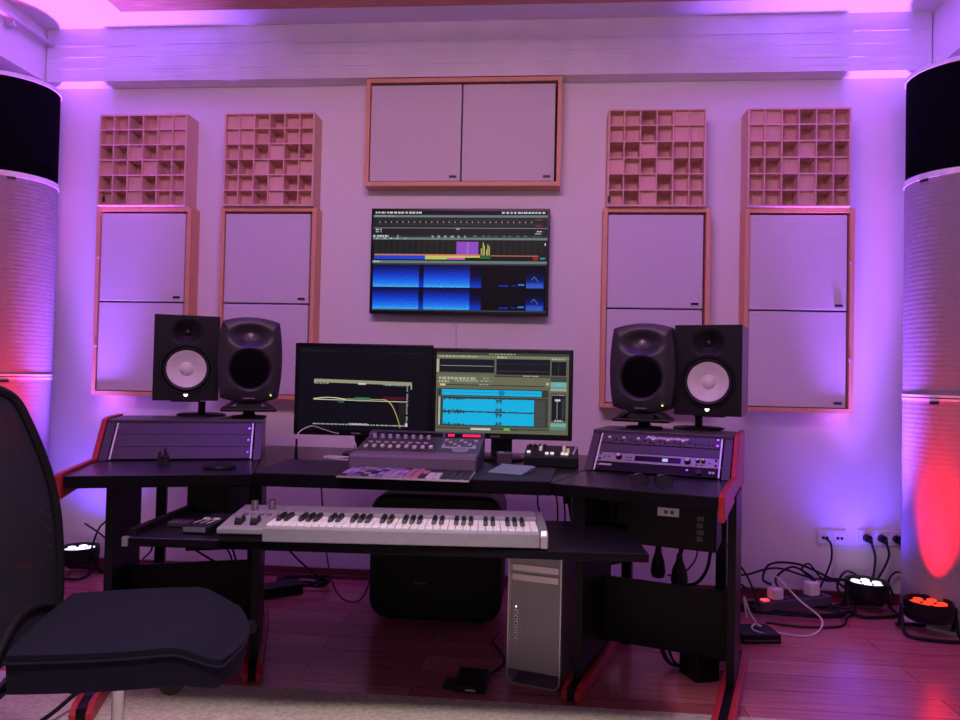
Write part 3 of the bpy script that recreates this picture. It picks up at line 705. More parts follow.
def grey_speaker(x, y, z, deg, label, ztop, slabel):
    t = thing('compact_speaker', label, 'loudspeaker', (x, y, z))
    X = rotz(x, y-.11, z, deg); w, h, d = .262, .362, .235; wz, wr_ = .140, .086
    def dep(px, pz):
        q = math.hypot(px, (pz-wz)); v = .020*(1-sstep(wr_-.012, wr_+.008, q))
        a = math.hypot(px/1.75, (pz-.282)); v = max(v, .034*(1-sstep(.012, .060, a)))
        return v
    mb = MB(X); baffle_body(mb, w, h, d, .42, M_speaker2, dep, 60, 80, bulge=.028); mb.build('enclosure', t)
    mb = MB(X); mb.lathe((0, .026, wz), (0, -1, 0), [(.082, 0), (.079, .008), (.055, .013), (.025, .015), (0, .0155)], M_matte, n=48); mb.build('woofer_grille', t)
    mb = MB(X); mb.lathe((0, .035, .282), (0, -1, 0), [(.016, 0), (.013, .005), (.006, .0085), (0, .009)], M_silverpl, n=24); mb.build('tweeter_dome', t)
    mb = MB(X); mb.cyl((.088, .010, .030), (.088, .0, .030), .0032, emit('yellow_led', (.75, .85, .15), 2.5), n=10); mb.build('power_light', t)
    mb = MB(X); mb.box((-.025, .012, .013), (.025, .0165, .019), M_greylt); mb.build('name_plate', t)
    # cradle stand
    mb = MB(X); mb.lathe((0, .115, ztop-z+.001), (0, 0, 1), [(0, 0), (.075, 0), (.075, .008), (.028, .012), (.022, .030), (0, .030)], M_plastic, n=32)
    st = mb.build('speaker_cradle', base=(x, y, ztop+.001)); tag(st, slabel, 'stand')
    mb = MB(X)
    zz = ztop-z
    mb.box((-.115, .005, zz+.031), (.115, .20, zz+.045), M_plastic); mb.build('base_plate', st, bevel=.004)
    mb = MB(X)
    mb.hexa([(-.108, .02, zz+.0455), (-.085, .02, zz+.0455), (-.085, .18, zz+.0455), (-.108, .18, zz+.0455), (-.075, .02, -.004), (-.05, .02, -.004), (-.05, .18, -.004), (-.075, .18, -.004)], M_rubber)
    mb.hexa([(.085, .02, zz+.0455), (.108, .02, zz+.0455), (.108, .18, zz+.0455), (.085, .18, zz+.0455), (.05, .02, -.004), (.075, .02, -.004), (.075, .18, -.004), (.05, .18, -.004)], M_rubber)
    mb.hexa([(-.05, .04, zz+.0455), (.05, .04, zz+.0455), (.05, .17, zz+.0455), (-.05, .17, zz+.0455), (-.05, .04, -.006), (.05, .04, -.006), (.05, .17, -.006), (-.05, .17, -.006)], M_rubber)
    mb.build('rubber_feet', st)
RTOP = RT+SL.z+.012
white_speaker(-1.518, -.78, .982, 26, 'leftmost black white-coned nearfield speaker, on the left rack', RTOP, 'black pole stand under the leftmost white-coned speaker')
grey_speaker(-1.238, -.79, .982, 22, 'rounded charcoal speaker left of the dark computer screen', RTOP, 'black cradle under the left rounded charcoal speaker')
grey_speaker(.398, -.79, .982, -17, 'rounded charcoal speaker right of the bright computer screen', RTOP, 'black cradle under the right rounded charcoal speaker')
white_speaker(.664, -.78, .975, -19.5, 'rightmost black white-coned nearfield speaker, on the right rack', RTOP, 'black pole stand on the right rack, under the rightmost white-coned speaker')

# ------------------------------------------------------------------ computer screens
def screen(cx, y, zb, label, w, h, draw):
    t = thing('computer_monitor', label, 'computer screen', (cx, y+.08, ZT))
    mb = MB(); mb.box((cx-w/2, y, zb), (cx+w/2, y+.03, zb+h), M_gloss); mb.box((cx-w*.3, y+.03, zb+.06), (cx+w*.3, y+.055, zb+h-.06), M_plastic); mb.build('case', t, bevel=.004)
    mb = MB(); draw(mb, (cx-w/2+.018, y-.0005, zb+h-.018), (w-.036, 0, 0), (0, 0, h-.042)); mb.build('display', t)
    mb = MB(); mb.box((cx-.045, y-.0012, zb+.008), (cx-.005, y-.0001, zb+.014), M_greylt); mb.build('maker_badge', t)
    mb = MB(); mb.box((cx-.045, y+.056, ZT+.02), (cx+.045, y+.085, zb+.16), M_plastic); mb.build('stand_neck', t, bevel=.004)
    mb = MB(); mb.lathe((cx, y+.06, ZT+.001), (0, 0, 1), [(0, 0), (.096, 0), (.096, .010), (.085, .016), (0, .02)], M_plastic, n=40); mb.build('stand_base', t)
def left_draw(mb, o, ex, ez):
    F = lambda a, b, c, d, m, l=.0006: flat(mb, o, ex, ez, a, b, c, d, m, l)
    def dd(a, b, v, h, m, wmin=.004, wmax=.014):
        x = a
        while x < b:
            w_ = random.uniform(wmin, wmax); F(x, v, min(b, x+w_), v+h, m, .001); x += w_+random.uniform(.003, .010)
    F(0, 0, 1, 1, E('night', 13, 12, 22), .0001)
    BG = E('beige', 152, 150, 122); dd(.03, .30, .035, .008, DG); dd(.70, .96, .055, .006, DG); F(.02, .05, .98, .053, E('faint', 28, 28, 36))
    n = 12
    for i in range(n): F(.125+i*.0625, .385+i*.0016, .125+(i+1)*.0625, .425+i*.0016, BG, .0006)
    dd(.13, .24, .415, .03, BG); F(.465, .425, .525, .446, WH, .001); dd(.66, .86, .43, .022, LG); F(.868, .42, .878, .49, LG, .001); F(.122, .39, .135, .435, LG, .001)
    for i in range(14): F(.14+i*.05, .50, .1415+i*.05, .92, E('faint', 28, 28, 36), .0003)
    def line(f, a, b, th, m, n=24, l=.0009):
        for i in range(n):
            xa, xb = a+(b-a)*i/n, a+(b-a)*(i+1)/n; ya, yb = f(xa), f(xb); lo, hi = min(ya, yb), max(ya, yb)
            F(xa, lo, xb, hi+th, m, l)
    cr = E('cream', 206, 204, 170); ye = E('curveyellow', 190, 172, 96)
    line(lambda x: .624-.02*math.sin(max(0, min(1, (x-.12)/.25))*PI), .12, .37, .010, cr)
    line(lambda x: .63+.012*(x-.12), .12, .84, .008, cr); line(lambda x: .618-.004*(x-.37), .37, .65, .008, ye)
    def roll(x): q = (x-.65)/.145; return .616+.34*max(0, q)**2.6
    line(roll, .65, .795, .010, ye, 40)
    F(.44, .60, .56, .635, E('greentrace', 60, 120, 80), .0011); F(.31, .65, .36, .67, E('tealtrace', 40, 90, 90), .0011); F(.45, .632, .52, .646, LG, .0012)
    F(.66, .585, .83, .625, E('redhaze', 74, 20, 34), .0005); F(.78, .64, .835, .93, E('haze', 30, 30, 34), .0005)
    dd(.12, .85, .925, .014, LG, .01, .03); dd(.40, .55, .915, .02, WH); 
    for i in range(24):
        if random.random() < .8: F(.838, .44+i*.021, .845+random.uniform(0, .008), .452+i*.021, LG, .001)
    F(.832, .90, .85, .94, WH, .0012)
def right_draw(mb, o, ex, ez):
    F = lambda a, b, c, d, m, l=.0006: flat(mb, o, ex, ez, a, b, c, d, m, l)
    def dd(a, b, v, h, m, wmin=.006, wmax=.02):
        x = a
        while x < b:
            w_ = random.uniform(wmin, wmax); F(x, v, min(b, x+w_), v+h, m, .0012); x += w_+random.uniform(.004, .012)
    OL = E('olive', 98, 101, 82); OD = E('olivedark', 66, 68, 58); CY = E('cyan', 20, 182, 232); WD = E('wavedark', 52, 60, 62); LT = E('ivory', 176, 178, 150); MT = E('mint', 120, 172, 160)
    F(0, 0, 1, 1, OL, .0001)
    F(0, 0, 1, .035, OD, .0003); dd(.40, .60, .01, .014, LT); F(0, .035, 1, .07, E('olivelight', 124, 126, 104), .0004); dd(.02, .31, .04, .022, LT); dd(.46, .54, .04, .03, LT); dd(.87, .97, .055, .02, LT)
    NV = E('ink', 26, 26, 36)
    F(.02, .085, .44, .25, NV); F(.455, .075, .86, .27, NV); F(.87, .095, .98, .27, NV)
    for i in range(20): F(.03+i*.0205, .09, .0312+i*.0205, .245, E('gridink', 40, 40, 48), .0007)
    F(.03, .165, .43, .171, LG, .0009); F(.46, .13, .855, .134, E('mauveline', 60, 54, 70), .0009); F(.46, .222, .855, .228, E('redline', 96, 54, 62), .0009); F(.92, .10, .924, .265, E('gridblue', 50, 60, 78), .0009)
    F(.0, .25, .02, .085, LT, .0003)
    F(.0, .28, .86, .42, E('toolbar', 108, 110, 88), .0005); dd(.02, .30, .31, .03, LT, .012, .03); dd(.02, .10, .35, .03, LT); dd(.14, .32, .345, .022, LG); dd(.36, .40, .31, .016, LT); dd(.34, .41, .345, .014, LT)
    F(.44, .28, .86, .30, OD, .0008); dd(.66, .78, .275, .014, LT); F(.08, .40, .82, .412, E('umber', 56, 52, 40), .0009); dd(.33, .41, .393, .012, LT)
    F(.03, .395, .07, .42, E('peach', 220, 200, 150), .0012); F(.865, .35, .985, .415, MT, .0008); F(.90, .36, .95, .40, E('sky', 90, 190, 210), .0012); F(.83, .36, .855, .39, LT, .0012); F(.865, .425, .985, .46, LG, .0007); F(.865, .28, .985, .345, OD, .0007)
    F(.01, .455, .85, .545, WD, .0007)
    F(.045, .465, .80, .535, CY, .0009)
    F(.01, .555, .85, .92, WD, .0007)
    random.seed(11)
    for (lo, hi, mid) in ((.575, .735, .655), (.745, .905, .825)):
        F(.055, lo+.012, .745, hi-.012, CY, .0009)
        for i in range(138):
            x = .055+i*.005
            if x > .742: break
            amp = .012*random.uniform(.3, 1)
            if x < .22 and random.random() < .5: amp = -.02*random.random()*(1-(x-.055)/.2)
            if amp > 0: F(x, lo+.012-amp, x+.005, lo+.0125, CY, .0010); F(x, hi-.0125, x+.005, hi-.012+amp, CY, .0010)
            else: F(x, lo+.010, x+.005, lo+.012-amp*1.4, WD, .0012); F(x, hi-.012+amp*1.4, x+.005, hi-.010, WD, .0012)
        for i, a in enumerate((.02, .05, .035, .012, .035, .05, .03)):
            F(.455+i*.007, lo+.008, .461+i*.007, lo+.012+a, WD, .0012); F(.455+i*.007, hi-.012-a*.8, .461+i*.007, hi-.008, WD, .0012)
    F(.045, .495, .80, .500, E('cyandark', 14, 130, 170), .0011)
    F(.478, .472, .52, .530, E('cyandark', 14, 130, 170), .0011); F(.75, .58, .83, .91, E('wavegrey', 72, 74, 70), .0011)
    for i in range(5): F(.755, .60+i*.065, .83, .604+i*.065, WD, .0013)
    F(.02, .56, .035, .91, LT, .0008); F(.022, .70, .033, .73, E('lime', 110, 190, 90), .0012)
    F(.875, .49, .98, .83, NV, .0008); dd(.88, .975, .50, .014, LG); F(.90, .56, .94, .585, WH, .0012); F(.915, .59, .919, .80, LG, .0012); F(.95, .55, .972, .80, E('meter', 50, 58, 60), .001); dd(.90, .96, .815, .02, WH)
    F(.868, .855, .985, .90, MT, .0008); F(.868, .90, .985, .94, E('mintdark', 92, 136, 120), .0008)
    F(0, .925, .86, 1, OL, .0008); F(.0, .935, .86, .955, OD, .0010); F(.27, .94, .42, .965, WH, .0012); F(.52, .935, .565, .962, E('lime2', 90, 200, 70), .0013); F(.58, .94, .62, .965, OD, .0013)
SC = 1.028
screen(-.758, -.858, .849, 'dark left computer screen showing a thin falling yellow curve', .596, .392, left_draw)
screen(-.166, -.858, .853, 'bright right computer screen showing a cyan audio waveform', .590, .378, right_draw)

# ------------------------------------------------------------------ mixing control surface
cs = thing('mixing_console', 'grey control surface with white faders and red digits in front of the screens', 'mixing console', (-.457, -1.1, ZP))
cx0, cx1, cyf, cyb = -.694, -.226, -1.300, -.935
prof = [(cyf, ZP), (cyf, ZP+.046), (cyf+.012, ZP+.056), (cyf+.085, ZP+.060), (cyb-.055, ZP+.098), (cyb-.040, ZP+.114), (cyb, ZP+.118), (cyb, ZP)]
mb = MB(); mb.prism([(cx0, y, z) for y, z in prof], (cx1-cx0, 0, 0), M_grey); mb.build('body', cs, bevel=.004)
mb = MB(); p3 = [(cyf-.001, ZP+.004), (cyf-.001, ZP+.047), (cyf+.011, ZP+.058), (cyf+.080, ZP+.0618), (cyf+.080, ZP+.0605), (cyf+.012, ZP+.0545), (cyf+.0005, ZP+.045), (cyf+.0005, ZP+.004)]
mb.prism([(cx0+.006, y, z) for y, z in p3], (cx1-cx0-.012, 0, 0), M_greylt); mb.build('arm_rest', cs)
def CSF(q):   # x, distance up the sloping deck, height above it
    a = Vector((0, cyf+.085, ZP+.060)); d = (Vector((0, cyb-.055, ZP+.098))-a); L_ = d.length; d.normalize(); n = Vector((0, -d.z, d.y))
    r = a + d*q[1] + n*q[2]; return (cx0+q[0], r.y, r.z)
LD = .226
mb = MB(CSF); mb.box((.012, .004, .0002), (.300, LD-.004, .0022), M_rackblack); mb.build('fader_deck', cs)
for i in range(9):
    x = .034+i*.031
    mb = MB(CSF); mb.box((x-.0015, .02, .0023), (x+.0015, .105, .0028), M_black); mb.build('fader_slot', cs)
    mb = MB(CSF); yy = .030+.004*(i % 3); mb.box((x-.007, yy, .003), (x+.007, yy+.022, .013), M_whitepl); mb.build('fader', cs, bevel=.002)
    if i < 8:
        mb = MB(CSF); mb.box((x-.008, .112, .0023), (x+.008, .124, .006), M_knob); mb.build('channel_button', cs)
        mb = MB(CSF); mb.cyl((x, .190, .0023), (x, .190, .016), .0075, M_knob, n=14); mb.build('knob', cs)
for r in range(4):
    for c in range(7):
        mb = MB(CSF); mb.box((.318+c*.0195, .085+r*.028, .0003), (.332+c*.0195, .101+r*.028, .005), M_greylt if (r+c) % 3 else M_knob); mb.build('button', cs)
mb = MB(CSF); mb.box((.318, .066, .0003), (.45, .078, .004), M_knob); mb.build('transport_bar', cs)
mb = MB(CSF); mb.lathe((.395, .028, .0003), (0, 0, 1), [(0, 0), (.034, 0), (.034, .006), (.030, .008), (.026, .005), (0, .005)], M_silverpl, n=32)
mb.build('jog_wheel', cs)
def CSB(q):
    a = Vector((0, cyb-.055, ZP+.098)); d = (Vector((0, cyb-.040, ZP+.114))-a); d.normalize(); n = Vector((0, -d.z, d.y)); r = a+d*q[1]+n*q[2]; return (cx0+q[0], r.y, r.z)
mb = MB(CSB); mb.box((.030, .002, .0002), (.300, .020, .0012), M_gloss); mb.box((.312, .001, .0002), (.458, .021, .0012), M_gloss); dp = mb.build('display', cs)
RDG = emit('red_digits', (1.0, .02, .08), 1.6)
mb = MB(CSB)
for a, b in ((.322, .345), (.382, .450)):
    x = a
    while x < b: mb.box((x, .005, .0013), (x+.0075, .017, .002), RDG); x += .0092
mb.build('red_digits', dp)

# ------------------------------------------------------------------ computer keyboard with coloured keys
kb = thing('computer_keyboard', 'flat computer keyboard with violet and dark key tops in front of the mixing console', 'keyboard', (-.452, -1.42, ZP))
mb = MB(); mb.hexa([(-.676, -1.515, ZP), (-.230, -1.522, ZP), (-.226, -1.322, ZP), (-.672, -1.318, ZP), (-.676, -1.515, ZP+.006), (-.230, -1.522, ZP+.006), (-.226, -1.322, ZP+.010), (-.672, -1.318, ZP+.010)], M_silver); mb.build('case', kb, bevel=.0015)
random.seed(5)
KV = [mat('violet_key_%s' % c, v, .4) for c, v in (('pale', (.42, .34, .62)), ('deep', (.22, .14, .45)), ('rose', (.52, .22, .34)), ('ink', (.035, .03, .045)), ('snow', (.70, .68, .75)))]
for r in range(5):
    for c in range(18):
        x = -.668+c*.0243; y = -1.503+r*.036
        if c < 9: m = KV[random.choice((0, 0, 1, 1, 3))]
        elif c < 11: m = KV[random.choice((2, 2, 0))]
        elif c < 12: m = KV[random.choice((2, 3))]
        elif c < 14: m = KV[4] if r < 3 else KV[3]
        else: m = KV[3]
        z = ZP+.0065+.0009*r
        mb = MB(); mb.box((x, y, z), (x+.021, y+.0315, z+.0042), m); mb.build('key', kb)

# ------------------------------------------------------------------ small things on the desk
tp = MB(rotz(-.105, -1.235, ZP, -20)); tp.hexa([(-.066, -.066, .0005), (.066, -.066, .0005), (.066, .055, .0005), (-.066, .055, .0005), (-.066, -.066, .004), (.066, -.066, .004), (.066, .055, .018), (-.066, .055, .018)], M_silverpl)
tp = tag(tp.build('trackpad', bevel=.002, base=(-.105, -1.235, ZP)), 'small pale square trackpad lying right of the mixing console', 'trackpad')
mb = MB(rotz(-.105, -1.235, ZP, -20)); mb.cyl((-.066, .0655, .0105), (.066, .0655, .0105), .010, M_silver, n=16); mb.build('battery_barrel', tp)
m_ = thing('fader_controller', 'small black controller with lit white faders between right screen and right rack', 'mixing controller', (.05, -.86, ZT))
XM = rotz(.042, -1.0, ZT+.001, -2)
pr = [(0, 0), (0, .040), (.20, .0672), (.20, 0)]
mb = MB(XM); mb.prism([(-.108, y, z) for y, z in pr], (.216, 0, 0), M_plastic); mb.build('body', m_, bevel=.004)
def XD(q): return XM((q[0], q[1]*.9908, .0405+q[1]*.1362+q[2]))
LW = emit('lit_button', (1.0, .92, .95), .9); LWm = emit('lit_fader', (.9, .62, .55), .55)
for x, l, y in ((-.045, .075, .08), (.050, .10, .065), (.066, .07, .05)):
    mb = MB(XD); mb.box((x-.005, y, .0005), (x+.005, y+l, .003), M_black); mb.build('fader_slot', m_)
    mb = MB(XD); mb.box((x-.006, y+.004, .003), (x+.006, y+l*.9, .009), LWm); mb.build('lit_fader', m_)
for x, y in ((-.092, .062), (-.018, .045), (.003, .047), (.045, .045), (.060, .042)):
    mb = MB(XD); mb.box((x-.007, y-.008, .0005), (x+.007, y+.010, .006), LW); mb.build('lit_button', m_)
for i in range(5):
    mb = MB(XD); mb.cyl((.088+i*.003, .05+i*.028, .0005), (.088+i*.003, .05+i*.028, .008), .005, M_knob, n=12); mb.build('knob', m_)
for i in range(4):
    mb = MB(XD); mb.cyl((-.09+i*.02, .16, .0005), (-.09+i*.02, .16, .012), .006, M_rubber, n=12); mb.build('knob', m_)
bx = MB(rotz(-.142, -1.02, ZP, 5)); bx.box((-.03, -.025, .0005), (.03, .025, .050), M_rackblack); bx = tag(bx.build('small_box', bevel=.004), 'small dark box standing just right of the mixing console', 'box')
mb = MB(rotz(-.142, -1.02, ZP, 5)); mb.box((-.024, -.018, .0502), (-.002, -.006, .052), M_knob); mb.build('pale_button', bx)
# sunglasses
sg = thing('sunglasses', 'dark sunglasses lying in front of the right rack', 'sunglasses', (.36, -1.46, ZT)); XG = rotz(.362, -1.475, ZT+.002, -8)
for s in (-1, 1):
    mb = MB(XG); ring = [(s*.036+.028*math.cos(a)*(1.05 if s*math.cos(a) > 0 else .95), .002*math.cos(a), .024+.0225*math.sin(a)) for a in [i*2*PI/20 for i in range(20)]]
    mb.tube(ring, .0018, M_gloss, n=6, res=2, closed=True); fr_ = mb.build('rim', sg)
    mb = MB(XG); mb.prism([(s*.036+.0265*math.cos(a), .001, .024+.021*math.sin(a)) for a in [i*2*PI/24 for i in range(24)]], (0, .0012, 0), M_glasses); mb.build('lens', sg)
    mb = MB(XG); mb.tube([(s*.066, .002, .034), (s*.070, .012, .035), (s*.060, .07, .030), (s*.03, .12, .012)], .002, M_gloss, n=6); mb.build('temple', sg)
mb = MB(XG); mb.tube([(-.011, 0, .030), (0, -.002, .034), (.011, 0, .030)], .0018, M_gloss, n=6); mb.build('bridge', sg)
mb = MB(); mb.lathe((-1.165, -1.325, ZT+.0005), (0, 0, 1), [(0, 0), (.056, 0), (.060, .004), (.056, .011), (0, .012)], M_plastic, n=36); tag(mb.build('round_puck'), 'flat round black disc on the left wing of the desk', 'disc')
cl = thing('spring_clip', 'small black two-pronged clip standing in front of the left rack', 'clip', (-1.388, -1.31, ZT)); XC = rotz(-1.388, -1.305, ZT+.0005, 10)
for s in (-1, 1):
    mb = MB(XC); mb.hexa([(s*.012-.008, -.008, 0), (s*.012+.008, -.008, 0), (s*.012+.008, .008, 0), (s*.012-.008, .008, 0), (s*.010-.004-.006, -.005, .054+.006*s), (s*.010+.004-.006, -.005, .058+.006*s), (s*.010+.004-.006, .005, .058+.006*s), (s*.010-.004-.006, .005, .054+.006*s)], M_rubber); mb.build('prong', cl, bevel=.002)
mb = MB(XC); mb.cyl((-.016, 0, .03), (.016, 0, .03), .008, M_rubber, n=12); mb.build('spring', cl)
st = thing('cable_plug', 'slim black upright plug with a white cable arching up behind it', 'plug', (-.985, -1.02, ZT))
mb = MB(); mb.cyl((-.985, -1.02, ZT+.0005), (-.985, -1.02, ZT+.05), .008, M_plastic, r1=.006, n=14); mb.cyl((-.985, -1.02, ZT+.05), (-.984, -1.02, ZT+.085), .005, M_plastic, r1=.004, n=12); mb.lathe((-.985, -1.02, ZT+.0003), (0, 0, 1), [(0, 0), (.018, 0), (.014, .004), (0, .004)], M_plastic, n=20); mb.build('plug', st)
mb = MB(); mb.tube([(-.984, -1.02, ZT+.085), (-.980, -1.00, ZT+.112), (-.945, -.95, ZT+.133), (-.905, -.90, ZT+.115), (-.86, -.86, ZT+.098), (-.80, -.80, ZT+.096)], .0022, M_wcable, n=6); mb.build('white_cable', st)
mb = MB(); mb.tube([(-.88, -.98, ZT+.004), (-.83, -1.0, ZT+.006), (-.76, -.99, ZT+.004), (-.73, -.965, ZT+.012), (-.78, -.95, ZT+.010), (-.86, -.955, ZT+.012), (-.885, -.975, ZT+.010), (-.85, -1.0, ZT+.012), (-.76, -.975, ZT+.018), (-.77, -.90, ZT+.05), (-.80, -.86, ZT+.085)], .0026, M_wcable, n=6)
tag(mb.build('loose_cable'), 'white cable heaped on the desk below the left screen', 'cable')

# ------------------------------------------------------------------ piano keyboard on the shelf
ZS = TZ+.0265
pk = thing('piano_keyboard', 'silver five-octave piano keyboard on the pulled-out shelf', 'piano keyboard', (-.41, -1.72, ZS))
PR = 4.4; PX = rotz(-.900, -1.853, ZS, PR)
PL, PD = .930, .262
mb = MB(PX); mb.box((.106, 0, .006), (PL-.024, .030, .047), M_silverpl); mb.box((.106, .156, .006), (PL-.024, PD, .064), M_silverpl); mb.box((.106, .0305, .006), (PL-.024, .1555, .030), M_plastic)
mb.build('body', pk, bevel=.003)
mb = MB(PX); mb.prism([(PL-.0235, y, z) for y, z in ((-.002, .004), (-.004, .040), (.008, .056), (.14, .064), (PD, .064), (PD, .004))], (.024, 0, 0), M_silver); mb.build('end_cap', pk, bevel=.006, seg=3)
mb = MB(PX); mb.prism([(-.030, y, z) for y, z in ((.010, .024), (.010, .040), (.11, .052), (PD, .064), (PD, .024))], (.1355, 0, 0), M_silverpl); mb.build('control_panel', pk, bevel=.003)
mb = MB(PX); mb.box((-.024, .016, .002), (.1055, PD-.01, .0238), M_plastic); mb.build('control_base', pk)
for x in (.020, .066):
    mb = MB(PX); mb.cyl((x-.010, .066, .044), (x+.010, .066, .044), .024, M_plastic, n=24); mb.build('wheel', pk)
    mb = MB(PX); mb.box((x-.008, .052, .058), (x+.008, .060, .072), M_silverpl); mb.build('wheel_grip', pk, bevel=.002)
for x, y in ((.020, .20), (.070, .215)):
    mb = MB(PX); mb.cyl((x, y, .056), (x, y, .090), .013, M_chrome, r1=.010, n=18); mb.build('knob', pk)
for i in range(4):
    mb = MB(PX); mb.box((.005+i*.024, .135, .0545), (.018+i*.024, .150, .059), M_greylt); mb.build('button', pk)
KW = (PL-.024-.110)/36; kx = .108
for i in range(36):
    mb = MB(PX); mb.box((kx+i*KW+.0008, .0305, .036), (kx+(i+1)*KW-.0008, .155, .052), M_key); mb.build('white_key', pk, bevel=.0012)
for i in range(35):
    if i % 7 in (2, 6): continue
    x = kx+(i+1)*KW
    mb = MB(PX); mb.hexa([(x-.0068, .072, .0525), (x+.0068, .072, .0525), (x+.0068, .155, .0525), (x-.0068, .155, .0525), (x-.0055, .080, .0645), (x+.0055, .080, .0645), (x+.0055, .155, .0645), (x-.0055, .155, .0645)], M_bkey); mb.build('black_key', pk, bevel=.001)
# little devices on the left end of the shelf
d1 = thing('audio_interface', 'small black device with bright switches on the shelf, left of the piano keyboard', 'audio device', (-1.04, -1.66, ZS)); XA = rotz(-1.035, -1.70, ZS, 0)
mb = MB(XA); mb.hexa([(-.045, -.055, .0005), (.040, -.055, .0005), (.055, .11, .0005), (-.025, .11, .0005), (-.045, -.055, .022), (.040, -.055, .022), (.055, .11, .034), (-.025, .11, .034)], M_plastic); mb.build('body', d1, bevel=.003)
mb = MB(XA); mb.hexa([(-.040, -.06, .006), (.030, -.06, .006), (.030, -.0555, .006), (-.040, -.0555, .006), (-.040, -.06, .020), (.030, -.06, .020), (.030, -.0555, .020), (-.040, -.0555, .020)], M_greylt); mb.build('front_plate', d1)
for x in (-.005, .028):
    mb = MB(XA); mb.box((x-.009, .018, .0285), (x+.009, .032, .033), M_whitepl); mb.build('switch', d1)
mb = MB(XA)
for x in (-.012, .01, .03): mb.tube([(x-.01, -.03, .027), (x+.008, .03, .0315)], .0015, M_knob, n=6)
mb.build('groove', d1)
mb = MB(rotz(-1.135, -1.655, ZS, 5)); mb.box((-.035, -.022, .0005), (.035, .022, .016), M_rackblack); tag(mb.build('small_gadget', bevel=.003), 'flat dark gadget near the left end of the keyboard shelf', 'gadget')

# ------------------------------------------------------------------ subwoofer under the desk
sw = thing('subwoofer', 'large black rounded subwoofer standing behind the desk below the shelf', 'subwoofer', (-.46, -.46, 0))
def outline(w, z0, z1, r, n=8):
    pts = []
    for cx_, cz_, a0 in ((w/2-r, z0+r, -90), (w/2-r, z1-r, 0), (-w/2+r, z1-r, 90), (-w/2+r, z0+r, 180)):
        for i in range(n+1):
            a = math.radians(a0+90*i/n); pts.append((cx_+r*math.cos(a), cz_+r*math.sin(a)))
    return pts
mb = MB()
rings = []
for y, g_ in ((-.645, .018), (-.637, .006), (-.625, 0), (-.30, 0), (-.28, .02)):
    rings.append([mb.v((-.462+x*(1-g_*2.4), y, z)) for x, z in outline(.60, .012+g_, .575-g_, .085-g_)])
n_ = len(rings[0]); mb.face(rings[0], M_speaker); mb.face(rings[-1][::-1], M_speaker)
for A, B in zip(rings, rings[1:]):
    for i in range(n_): mb.face([A[i], A[(i+1) % n_], B[(i+1) % n_], B[i]], M_speaker, True)
mb.build('enclosure', sw)
mb = MB(); mb.box((-.555, -.648, .175), (-.50, -.6455, .183), M_grey); mb.build('badge', sw)
for x in (-.66, -.26):
    for y in (-.595, -.33):
        mb = MB(); mb.cyl((x, y, 0), (x, y, .016), .02, M_rubber, n=16); mb.build('foot', sw)

# ------------------------------------------------------------------ computer tower
ct = thing('computer_tower', 'perforated aluminium computer tower standing under the right half of the shelf', 'computer', (-.01, -1.0, 0)); XT = rotz(-.012, -1.245, 0, -16)
w2, H, D2 = .100, .511, .40
mb = MB(XT); mb.box((-w2+.004, .012, .050), (w2-.004, D2-.01, H-.045), M_silver); mb.build('body', ct)
mb = MB(XT); mb.box((-w2+.008, .0085, .052), (w2-.008, .0118, H-.047), M_grill); gr = mb.build('perforated_front', ct)
mb = MB(XT)
o_, i_ = outline(2*w2, .001, H, .028, 6), outline(2*w2-.010, .006, H-.005, .023, 6); n_ = len(o_)
for y0_, y1_ in ((0, D2),):
    A = [mb.v((x, y0_, z)) for x, z in o_]; B = [mb.v((x, y0_, z)) for x, z in i_]; C_ = [mb.v((x, y1_, z)) for x, z in o_]; Dd = [mb.v((x, y1_, z)) for x, z in i_]
    for i in range(n_):
        j = (i+1) % n_; mb.face([A[i], A[j], B[j], B[i]], M_silver); mb.face([C_[j], C_[i], Dd[i], Dd[j]], M_silver)
        mb.face([A[j], A[i], C_[i], C_[j]], M_silver, True); mb.face([B[i], B[j], Dd[j], Dd[i]], M_silver, True)
mb.build('handle_frame', ct)
for z in (.410, .375):
    mb = MB(XT); mb.box((-.086, .0055, z), (.086, .0084, z+.022), M_silver); mb.build('drive_bay', ct)
for i in range(6):
    mb = MB(XT); mb.box((-.076, .0065, .150+i*.0205), (-.064, .0084, .163+i*.0205), M_steel); mb.box((-.0735, .0055, .153+i*.0205), (-.0665, .0066, .160+i*.0205), M_plastic); mb.build('port', ct)
mb = MB(XT); mb.cyl((-.070, .0084, .278), (-.070, .006, .278), .0028, emit('white_led', (1, 1, 1), 2.0), n=10); mb.build('power_light', ct)

